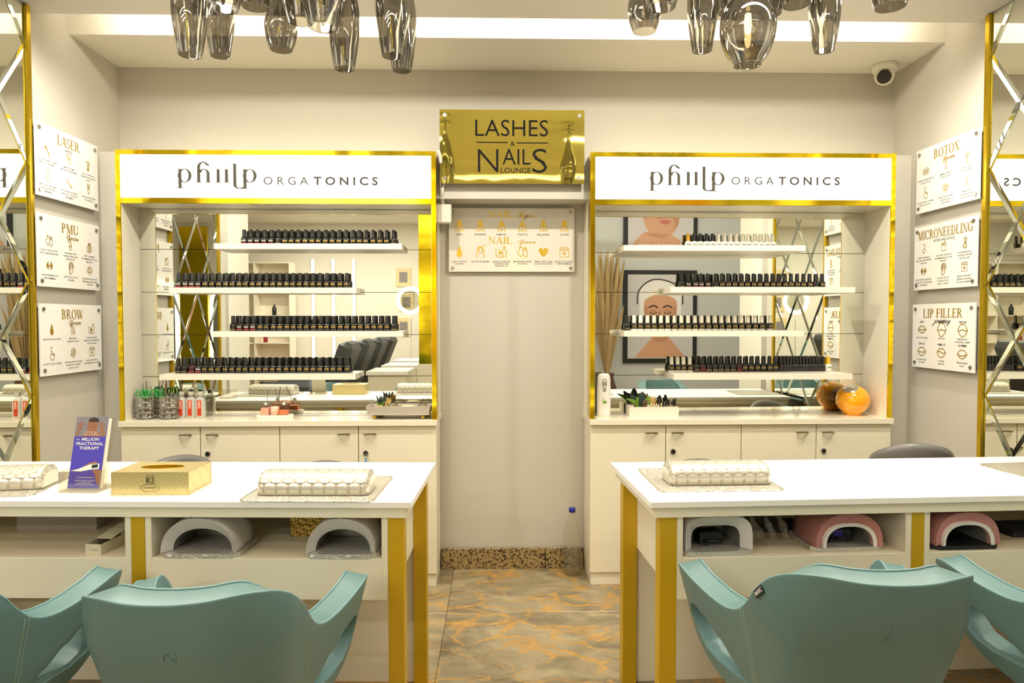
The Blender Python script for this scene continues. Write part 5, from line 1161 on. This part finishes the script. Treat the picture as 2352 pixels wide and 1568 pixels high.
def film(label, loc, rz, w):
    r = thing('plastic_sheet', label, 'plastic sheet', loc, rz, 'crinkled plastic sheets'); n = 24; v = []
    for i in range(n+1):
        for j in range(5): v.append(((i/n-.5)*w, .003*math.sin(i*.9+j)+.003*math.sin(i*.4)+.03*j/4, .002+.075*j/4))
    MB().add(v, [(i*5+j, (i+1)*5+j, (i+1)*5+j+1, i*5+j+1) for i in range(n) for j in range(4)], True).build('film', 'wrap_film', r)
film('crinkled clear plastic sheet beside the square white lamp', (.80, -1.40, ZQ), RR, .15)

# ------------------------------------------------------------------ teal salon chairs
HP = [(0,-.300),(.08,-.298),(.130,-.285),(.158,-.255),(.175,-.21),(.190,-.15),(.215,-.06),(.243,.03),(.262,.10),(.266,.155),(.255,.19)]
HC_ = catmull(HP, 8); LL = [0]
for a, b in zip(HC_, HC_[1:]): LL.append(LL[-1]+math.hypot(b[0]-a[0], b[1]-a[1]))
LM = LL[-1]
def plan(l):
    s = -1 if l < 0 else 1; l = abs(l)
    for i in range(len(LL)-1):
        if l <= LL[i+1] or i == len(LL)-2:
            t = min(1, (l-LL[i])/(LL[i+1]-LL[i])); a, b = HC_[i], HC_[i+1]; return (s*(a[0]+(b[0]-a[0])*t), a[1]+(b[1]-a[1])*t)
TOPF = smooth_table([(-.06,.748),(0,.746),(.06,.748),(.10,.752),(.13,.750),(.16,.737),(.19,.714),(.22,.682),(.25,.647),(.283,.614),(.32,.592),(.37,.580),(.43,.580),(.50,.590),(.55,.601),(LM-.055,.604),(LM-.03,.597),(LM-.012,.581),(LM-.003,.562),(LM,.545)])
BOTF = smooth_table([(0,.335),(.20,.335),(.30,.350),(.42,.370),(.50,.390),(.555,.420),(.595,.455),(LM-.02,.482),(LM-.006,.510),(LM,.535)])
HB = [(.30,.430),(.38,.420),(.46,.420),(.52,.430),(.555,.455),(.575,.495)]
HT = [(.30,.430),(.36,.455),(.43,.487),(.49,.515),(.535,.527),(.56,.520),(.575,.495)]
def shell(l, z):
    x, y = plan(l); k = 1-.30*max(0, (.66-z))/.33; back = .5*(1+math.cos(PI*min(1, abs(l)/.34)))
    return Vector((x*k, (y+.02)*k-.02-(z-.45)*.16*back, z))
def build_chair():
    r = bpy.data.objects.new('salon_chair', None); COL.objects.link(r)
    cols = sorted(set([round(q, 4) for q in [(-1 if s < 0 else 1)*v for s in (-1, 1) for v in ([i*.015 for i in range(20)]+[.30+.01375*i for i in range(21)]+[.586, .596, .606, .614, LM-.016, LM-.010, LM-.005, LM-.002, LM])]]))
    cols = [c_ for c_ in cols if abs(c_) <= LM]; NU, NV = 6, 6; v = []; f = []
    def mid(l):
        a = abs(l)
        if a < .30: t = BOTF(a)+.45*(TOPF(a)-BOTF(a)); g = interp([(0,0),(.30,1)], a); m_ = t*(1-g)+.430*g; return m_, m_
        if a > .575: g = min(1, (a-.575)/(LM-.575)); m_ = .495*(1-g)+(BOTF(a)+TOPF(a))/2*g; return m_, m_
        return interp(HB, a), interp(HT, a)
    for l in cols:
        b, t = BOTF(abs(l)), TOPF(abs(l)); hb, ht = mid(l)
        for i in range(NU+1): v.append(shell(l, b+(hb-b)*i/NU))
        for i in range(NV+1): v.append(shell(l, ht+(t-ht)*i/NV))
    S = NU+NV+2
    for c_ in range(len(cols)-1):
        for i in list(range(NU))+list(range(NU+1, S-1)): f.append((c_*S+i, (c_+1)*S+i, (c_+1)*S+i+1, c_*S+i+1))
    me = bpy.data.meshes.new('shell'); me.from_pydata([tuple(p) for p in v], [], f)
    import bmesh
    bm = bmesh.new(); bm.from_mesh(me); bmesh.ops.remove_doubles(bm, verts=bm.verts, dist=1e-5); bm.to_mesh(me); bm.free()
    me.polygons.foreach_set('use_smooth', [True]*len(me.polygons)); me.materials.append(MATS['leather_teal']); o = link('upholstered_shell', me, r)
    so = o.modifiers.new('s', 'SOLIDIFY'); so.thickness = .060; so.offset = 0; bv = o.modifiers.new('b', 'BEVEL'); bv.width = .018; bv.segments = 4; bv.limit_method = 'ANGLE'; bv.angle_limit = math.radians(50)
    def outer(l, z, d=.030):
        e = .004; p = shell(l, z); tl_ = shell(l+e, z)-shell(l-e, z); tz = shell(l, z+e)-shell(l, z-e); n = tl_.cross(tz).normalized(); return p+n*d
    ls = [-LM+.01+(2*LM-.02)*i/120 for i in range(121)]
    for d in (.0270, -.0270): MB().tube([outer(l, TOPF(abs(l))+.0005, d) for l in ls], .0026, 6).build('piping', 'leather_pipe', r)
    for s in (-1, 1):
        for q in (.006, -.006): MB().tube([outer(s*.285+q-s*.03*(.62-z)/.25, z, .0302) for z in [TOPF(.285)-.004-.255*k/24 for k in range(25)]], .0009, 5).build('seam_stitching', 'stitch', r)
    m = MB()
    def em(pts, w=.0005): m.tube([outer(a, z, .0298) for a, z in pts], w, 5)
    em([(-.026,.632),(.026,.632)]); em([(-.026,.616),(.026,.616)]); em([(-.010,.645),(-.010,.668)]); em([(-.010,.655),(.004,.668)]); em([(-.006,.658),(.006,.645)]); em([(.010,.645),(.010,.668)])
    m.build('embossed_crest', 'emboss', r)
    # seat cushion, bolster side fills, column and base
    def sup(k, z, p=3.2): return [((.158*k)*math.copysign(abs(math.cos(a))**(2/p), math.cos(a)), -.055+(.185*k)*math.copysign(abs(math.sin(a))**(2/p), math.sin(a)), z) for a in [2*PI*i/32 for i in range(32)]]
    m = stack(MB(), [sup(.86,.335), sup(.95,.345), sup(1.0,.37), sup(1.0,.42), sup(.97,.445), sup(.86,.458), sup(.5,.463)]); m.sm = [True]*len(m.sm); m.build('seat_cushion', 'leather_teal', r)
    MB().tube([(x, y, .432) for x, y, z in sup(1.004, 0)], .003, 6, True).build('seat_piping', 'leather_pipe', r)
    MB().lathe([(.05,.30),(.05,.334),(.14,.334)], 24, cap0=False).build('seat_plate', 'black_matte', r); MB().lathe([(.035,.02),(.035,.24),(.026,.24),(.026,.32)], 24).build('gas_column', 'chrome', r)
    MB().lathe([(.215,.001),(.218,.006),(.21,.013),(.06,.026),(.04,.03)], 36).build('round_base', 'chrome', r)
    return r
chair = build_chair()
for i, (x, y, z, rz, lab) in enumerate([(-.600, -1.830, 0, 0.05, 'teal leather salon chair with crest facing the white arched lamps'), (-1.235, -1.80, -.0, .12, 'teal leather salon chair drawn up facing the grey storage box'),
        (.742, -1.830, .022, -.05, 'teal leather salon chair with a black brand tag facing the pink lamp'), (1.440, -1.80, .012, -.10, 'teal leather salon chair drawn up at the mirror end of the pink lamp desk')]):
    c_ = chair if i == 0 else copy_tree(chair); c_.location = (x, y, 0); c_.rotation_euler = (0,0,rz); tag(c_, lab, 'chair', 'teal salon chairs')
    if z:
        for ch in c_.children:
            if not ch.name.startswith('round_base'): ch.location.z += z
    if i == 2:
        e = .004; l0 = -.212; z0 = TOPF(.212)-.014; p = shell(l0, z0); n = (shell(l0+.004,z0)-shell(l0-.004,z0)).cross(shell(l0,z0+.004)-shell(l0,z0-.004)).normalized(); tx_ = (shell(-.195,TOPF(.195))-shell(-.229,TOPF(.229))).normalized(); up = n.cross(tx_)*-1
        if up.z < 0: up = -up
        q = p+n*.032+Vector((0,0,.0)); tg = MB(); hw, hh = .018, .0075
        cs = [q-tx_*hw-up*hh, q+tx_*hw-up*hh, q+tx_*hw+up*hh, q-tx_*hw+up*hh]; tg.add(cs+[p_+n*.0015 for p_ in cs], [(0,3,2,1),(4,5,6,7),(0,1,5,4),(1,2,6,5),(2,3,7,6),(3,0,4,7)]); t_o = tg.build('brand_tag', 'black_matte', c_); t_o.location.z = z
        wd = MB(); vs, fs = text_raw('MARC', .02); kx = .030/(max(a for a, b in vs)-min(a for a, b in vs)); wd.add([q+n*.0018+tx_*(a*kx-.015)+up*(b*.012-.004) for a, b in vs], fs); w_o = wd.build('tag_lettering', 'plastic_white', t_o)
# ------------------------------------------------------------------ grey stools behind the desks
def build_stool():
    r = bpy.data.objects.new('rolling_stool', None); COL.objects.link(r)
    MB().lathe([(.12,.485),(.165,.49),(.178,.51),(.175,.535),(.15,.552),(.001,.556)], 32).build('round_seat', 'stool_gray', r)
    n = 20; v = []; f = []
    for i in range(n+1):
        a = math.radians(-62+124*i/n); e = math.cos(math.radians(90*(i/n*2-1))); zt2 = .61+.085*e**.55
        for rad, z in ((.185,.57),(.190,zt2-.02),(.186,zt2),(.170,zt2),(.164,zt2-.02),(.160,.57)): v.append((rad*math.sin(a), rad*math.cos(a), z))
    for i in range(n):
        for j in range(6): f.append((i*6+j, (i+1)*6+j, (i+1)*6+(j+1)%6, i*6+(j+1)%6))
    f += [tuple(range(6)), tuple(range(n*6+5, n*6-1, -1))]; MB().add(v, f, True).build('backrest', 'stool_gray', r)
    MB().tube([(0, .12, .482), (0, .20, .50), (0, .193, .58)], .012, 10).build('back_bracket', 'chrome', r); MB().lathe([(.026,.09),(.026,.30),(.018,.30),(.018,.484)], 20).build('gas_column', 'chrome', r)
    for k in range(5):
        a = 2*PI*k/5+.3; d = Vector((math.cos(a), math.sin(a), 0)); MB().tube([Vector((0,0,.105))+d*.02, Vector((0,0,.095))+d*.14, Vector((0,0,.075))+d*.25], [.018, .015, .010], 8).build('star_leg', 'chrome', r)
        cst = MB().cyl(Vector((0,0,.075))+d*.25, Vector((0,0,.05))+d*.25, .007, n=10).build('caster_stem', 'chrome', r); t = Vector((-d.y, d.x, 0)); wh = MB()
        for s in (-1, 1): wh.cyl(Vector((0,0,.027))+d*.25+t*s*.006, Vector((0,0,.027))+d*.25+t*s*.020, .0262, n=18)
        wh.build('caster_wheel', 'black_plastic', cst)
    return r
st = build_stool()
for i, (x, y, rz, sc3, lab) in enumerate([(-1.335, -.62, 0, .955, 'grey rolling stool behind the tissue box'), (-.735, -.62, 0, .915, 'grey rolling stool behind the hand rest next to the tissue box'), (.84, -.62, -.342, .915, 'grey rolling stool behind the hand rest on the pink lamp desk'), (1.70, -.60, PI-.2, 1.09, 'grey rolling stool beside the mirrored pillar and lip filler sign')]):
    s_ = st if i == 0 else copy_tree(st); s_.location = (x, y, 0); s_.rotation_euler = (0,0,rz); s_.scale = (1,1,sc3); tag(s_, lab, 'stool', 'grey rolling stools')
# ------------------------------------------------------------------ the rest of the salon, seen in the mirrors
def face_poster(label, z, kind):
    r = thing('beauty_poster', label, 'poster', (2.11, -4.478, z), PI); w, h = .86, 1.06 if kind else .70
    MB().box(-w/2, w/2, -.025, 0, -h/2, h/2).build('black_frame', 'black_matte', r); MB().box(-w/2+.05, w/2-.05, -.028, -.0255, -h/2+.05, h/2-.05).build('print_background', 'poster_bg', r); y = -.0285
    if kind:
        m = MB(); m.flat(catmull([(-.24,.12),(-.22,.33),(0,.42),(.22,.33),(.24,.12),(.2,-.12),(-.2,-.12)], 4, True), y); m.build('printed_towel', 'towel_white', r)
        m = MB(); m.flat(catmull([(-.19,.08),(-.17,.2),(0,.25),(.17,.2),(.19,.08),(.16,-.14),(.06,-.27),(-.06,-.27),(-.16,-.14)], 4, True), y-.001); m.flat([(-.3,-.47),(.3,-.47),(.1,-.24),(-.1,-.24)], y-.0005); m.build('printed_face', 'skin', r)
        m = MB(); m.flat(catmull([(-.19,.08),(-.16,.12),(-.135,0),(-.10,-.14),(-.03,-.26),(-.06,-.27),(-.16,-.14)], 4, True), y-.0013); m.flat(catmull([(.16,.12),(.19,.08),(.16,-.14),(.10,-.23),(.12,-.1),(.14,0)], 4, True), y-.0013); m.flat([(-.10,-.24),(.10,-.24),(.06,-.29),(-.06,-.29)], y-.0013)
        m.flat(catmull([(-.005,.08),(.02,.0),(.03,-.045),(-.03,-.045),(-.012,-.02)], 4, True), y-.0014)
        for s in (-1, 1): m.flat(catmull([(s*.035,.055),(s*.085,.085),(s*.14,.06),(s*.085,.03)], 4, True), y-.0014)
        m.build('printed_shading', 'skin_mid', r)
        m = MB()
        for s in (-1, 1): ribbon(m, catmull([(s*.03,.10),(s*.08,.125),(s*.14,.10)], 5), .016, y-.002); ribbon(m, catmull([(s*.04,.045),(s*.085,.03),(s*.13,.05)], 5), .009, y-.002)
        ribbon(m, catmull([(.012,.06),(.022,-.03),(-.018,-.04)], 4), .006, y-.002); m.build('printed_brows', 'hair_dark', r)
        m = MB(); m.flat(catmull([(-.06,-.12),(0,-.10),(.06,-.12),(0,-.15)], 4, True), y-.002); m.build('printed_lips', 'lip_red', r)
        m = MB(); ribbon(m, catmull([(-.26,.14),(-.24,.3),(-.1,.4),(.1,.42),(.25,.3),(.27,.14)], 5), .014, y-.0022); m.build('printed_headband', 'hair_dark', r)
    else:
        m = MB(); m.flat(catmull([(-.2,.28),(-.15,.29),(.1,.29),(.2,.2),(.2,.02),(.12,-.12),(-.02,-.2),(-.25,-.29),(.3,-.29),(.26,-.2),(.3,-.05),(.24,.2)][:7]+[(-.2,-.02)], 4, True), y-.001); m.flat([(-.36,-.29),(.36,-.29),(.3,-.2),(.2,-.1),(-.1,-.1)], y-.0008); m.build('printed_face', 'skin', r)
        m = MB(); m.flat(catmull([(-.2,.1),(-.12,.12),(-.16,-.02),(-.06,-.14),(-.1,-.1),(-.2,-.02)], 4, True), y-.0012); m.flat(catmull([(.02,.16),(.05,.06),(.0,.05),(-.02,.08)], 4, True), y-.0013); m.flat([(-.1,-.12),(.2,-.1),(.12,-.15),(-.04,-.17)], y-.0012); m.build('printed_shading', 'skin_mid', r)
        m = MB(); ribbon(m, catmull([(-.13,.2),(-.09,.18),(-.04,.2)], 5), .01, y-.002); ribbon(m, catmull([(.07,.2),(.11,.18),(.16,.2)], 5), .01, y-.002); m.build('printed_lashes', 'hair_dark', r)
        m = MB(); m.flat([(.2,.29),(.36,.29),(.33,.16),(.22,.18)], y-.0015); m.build('printed_device', 'towel_white', r); MB().flat([(.20,.16),(.27,.18),(.24,.08),(.17,.06)], y-.0018).build('printed_grip', 'black_matte', r)
        m = MB(); m.flat(catmull([(-.12,.02),(-.04,.045),(.02,.02),(-.05,-.01)], 4, True), y-.002); m.build('printed_lips', 'lip_red', r)
        m = MB(); put_text(m, 'dermalogica', 0, -.27, .05, y-.002, width=.55, bold=.02); [q.build('white_letter', 'towel_white', r) for q in islands(m)]
face_poster('framed poster of a woman with a treatment device on her cheek', 2.34, 0)
face_poster('framed poster of a woman in a white towel headband', 1.28, 1)
for i, (x, lab) in enumerate([(XL-.02, 'white square pillar beyond the laser sign mirror'), (XR+.02, 'white square pillar beyond the lip filler mirror')]):
    s = -1 if x < 0 else 1; o = MB().box(min(x+s*.05, x+s*.45), max(x+s*.05, x+s*.45), -2.1, -1.7, .001, HC-.001).build('square_pillar', 'ceiling_paint'); tag(o, lab, 'pillar')
def recliner(i, x, y, lab):
    r = thing('recliner', lab, 'recliner', (x, y, 0), -PI/2, 'grey recliners in a row'); m = MB().bbox(-.28, .28, -.3, .3, .30, .46, .04); m.build('seat', 'recliner_gray', r)
    b = MB().bbox(-.28, .28, 0, .16, 0, .66, .05, Matrix.Translation((0, .26, .42)) @ Matrix.Rotation(-.38, 4, 'X')); b.build('backrest', 'recliner_gray', r)
    for s in (-1, 1): MB().bbox(s*.36-.075, s*.36+.075, -.34, .34, .12, .60, .05).build('armrest', 'recliner_gray', r)
    MB().bbox(-.27, .27, -.52, -.31, .26, .42, .04).build('footrest', 'recliner_gray', r); MB().box(-.3, .3, -.3, .3, .001, .12).build('base', 'black_matte', r)
for i, (y, lab) in enumerate([(-4.3, 'grey recliner first in the row, behind the chairs'), (-5.25, 'grey recliner second in the row'), (-6.2, 'grey recliner third in the row'), (-7.15, 'grey recliner last in the row by the end wall')]): recliner(i, -2.15, y, lab)
for i, (y, lab) in enumerate([(-4.3, 'low white side table before the first recliner'), (-5.25, 'low white side table before the second recliner'), (-6.2, 'low white side table before the third recliner')]):
    r = thing('side_table', lab, 'table', (-1.15, y, 0), 0, 'white side tables before the recliners'); MB().bbox(-.22, .22, -.3, .3, .66, .70, .003).build('table_top', 'white_top', r); MB().box(-.20, .20, -.28, .28, .001, .659).build('table_body', 'white_laminate', r)
gc = MB().box(-.86, -.58, -4.75, -4.45, .75, 2.89).build('gold_column', 'gold_mirror'); tag(gc, 'gold mirror clad column on a white plinth', 'column')
gp = MB().bbox(-.88, -.56, -4.77, -4.43, .001, .749, .004).build('white_plinth', 'white_laminate'); tag(gp, 'white square plinth under the gold column', 'plinth')
su = thing('shelf_unit', 'white open shelf unit against the end wall', 'shelf unit', (-4.3, -8.5, 0)); MB().box(-.9, .9, .0, -.02+.04, .001, 2.2).build('back_panel', 'shelf_white', su)
for x in (-.9, -.3, .3, .88): MB().box(x, x+.02, .021, .32, .001, 2.2).build('upright', 'shelf_white', su)
for z in (.4, .85, 1.3, 1.75, 2.18):
    for x in (-.88, -.28, .32): MB().box(x, x+.558 if x < .3 else x+.558, .021, .32, z, z+.02).build('shelf_board', 'shelf_white', su)
for i in range(9):
    x = (-5.05,-4.9,-4.75,-4.45,-4.3,-4.15,-3.85,-3.7,-3.56)[i]; z = (.87, 1.32, 1.77)[i % 3]
    o = MB().lathe([(.03,0),(.035,.01),(.035,.13),(.015,.15),(.015,.18)], 14).build('product_bottle', ('label_red', 'black_plastic', 'plastic_white')[i % 3]); o.location = (x, -8.3, z+.001); tag(o, ('red', 'black', 'white')[i % 3]+' product bottle in the '+('outer', 'middle', 'inner')[i // 3]+' bay of the shelf unit', 'bottle', 'product bottles on the shelf unit')
for i, x in enumerate((-3.15, -2.8, -2.45)):
    r = thing('vertical_light', ['vertical white light bar next to the shelf unit', 'middle one of three vertical white light bars', 'vertical white light bar next to the photo frames'][i], 'light bar', (x, -8.69, 0), 0, 'vertical light bars on the end wall'); MB().box(-.03, .03, 0, .03, .5, 2.3).build('bar_housing', 'plastic_white', r); MB().box(-.022, .022, .0305, .034, .52, 2.28).build('glow_strip', 'led_glow', r)
for i, (x, z) in enumerate([(-1.6, 1.98), (-1.55, 1.55), (-1.6, 1.12)]):
    r = thing('photo_frame', ['topmost', 'middle', 'lowest'][i]+' beige photo frame on the end wall', 'picture frame', (x, -8.7, z), PI); MB().box(-.13, .13, -.02, -.001, -.16, .16).build('frame', 'soap_cream', r); MB().box(-.07, .07, -.0225, -.0205, -.09, .09).build('photograph', 'photo_a', r)
pm = thing('pampas_vase', 'tall vase of pampas grass beside the poster wall', 'vase', (1.45, -4.25, 0)); MB().lathe([(.10,.001),(.15,.15),(.13,.4),(.07,.6),(.08,.65)], 24).build('vase_body', 'leaf_brown', pm)
m = MB()
for k in range(80):
    a = random.uniform(0, 2*PI); e = random.uniform(.05, .22); hh = random.uniform(.7, 1.5); leaf(m, (0, 0, .6), (math.cos(a)*e, math.sin(a)*e*.6, .6+hh), .05, .05)
m.build('pampas_plumes', 'pampas', pm)

# gold clad end wall with lit arched mirrors
for i, (x, lab) in enumerate([(.35, 'gold mirror wall panel next to the photo frames'), (1.55, 'gold mirror wall panel between the arched mirrors'), (2.75, 'gold mirror wall panel past both arched mirrors')]):
    o = MB().bbox(x-.24, x+.24, -8.698, -8.67, .05, 2.85, .004).build('gold_wall_panel', 'gold_mirror'); tag(o, lab, 'wall panel', 'gold wall panels')
for i, (x, lab) in enumerate([(.95, 'arched mirror with glowing rim next to the photo frames'), (2.15, 'arched mirror with glowing rim on the far side')]):
    r = thing('arched_mirror', lab, 'mirror', (x, -8.69, 1.0), PI, 'lit arched mirrors'); pts = [(-.30, -.45), (.30, -.45)]+ell(0, .45, .30, .45, 0, 180, 20)
    m = MB(); m.prism(pts, -.02, -.001); m.build('mirror_glass', 'mirror', r)
    MB().tube([(a, -.022, b) for a, b in pts], .022, 8, True).build('glowing_rim', 'led_glow', r)
rl = thing('ring_lamp', 'round magnifier ring lamp on a slim white stand', 'lamp', (-1.35, -7.6, 0)); MB().lathe([(.16,.001),(.16,.02),(.02,.03)], 24).build('lamp_base', 'plastic_white', rl); MB().cyl((0,0,.03), (0,0,1.35), .012).build('lamp_stand', 'plastic_white', rl)
MB().tube([(.19*math.cos(a), 0, 1.55+.19*math.sin(a)) for a in [2*PI*k/32 for k in range(32)]], .03, 10, True).build('ring_tube', 'led_glow', rl); MB().lathe([(.16,-.004),(.165,0),(.16,.004)], 28, M=Matrix.Translation((0,0,1.55)) @ Matrix.Rotation(PI/2, 4, 'X')).build('lens', 'clear_glass', rl)
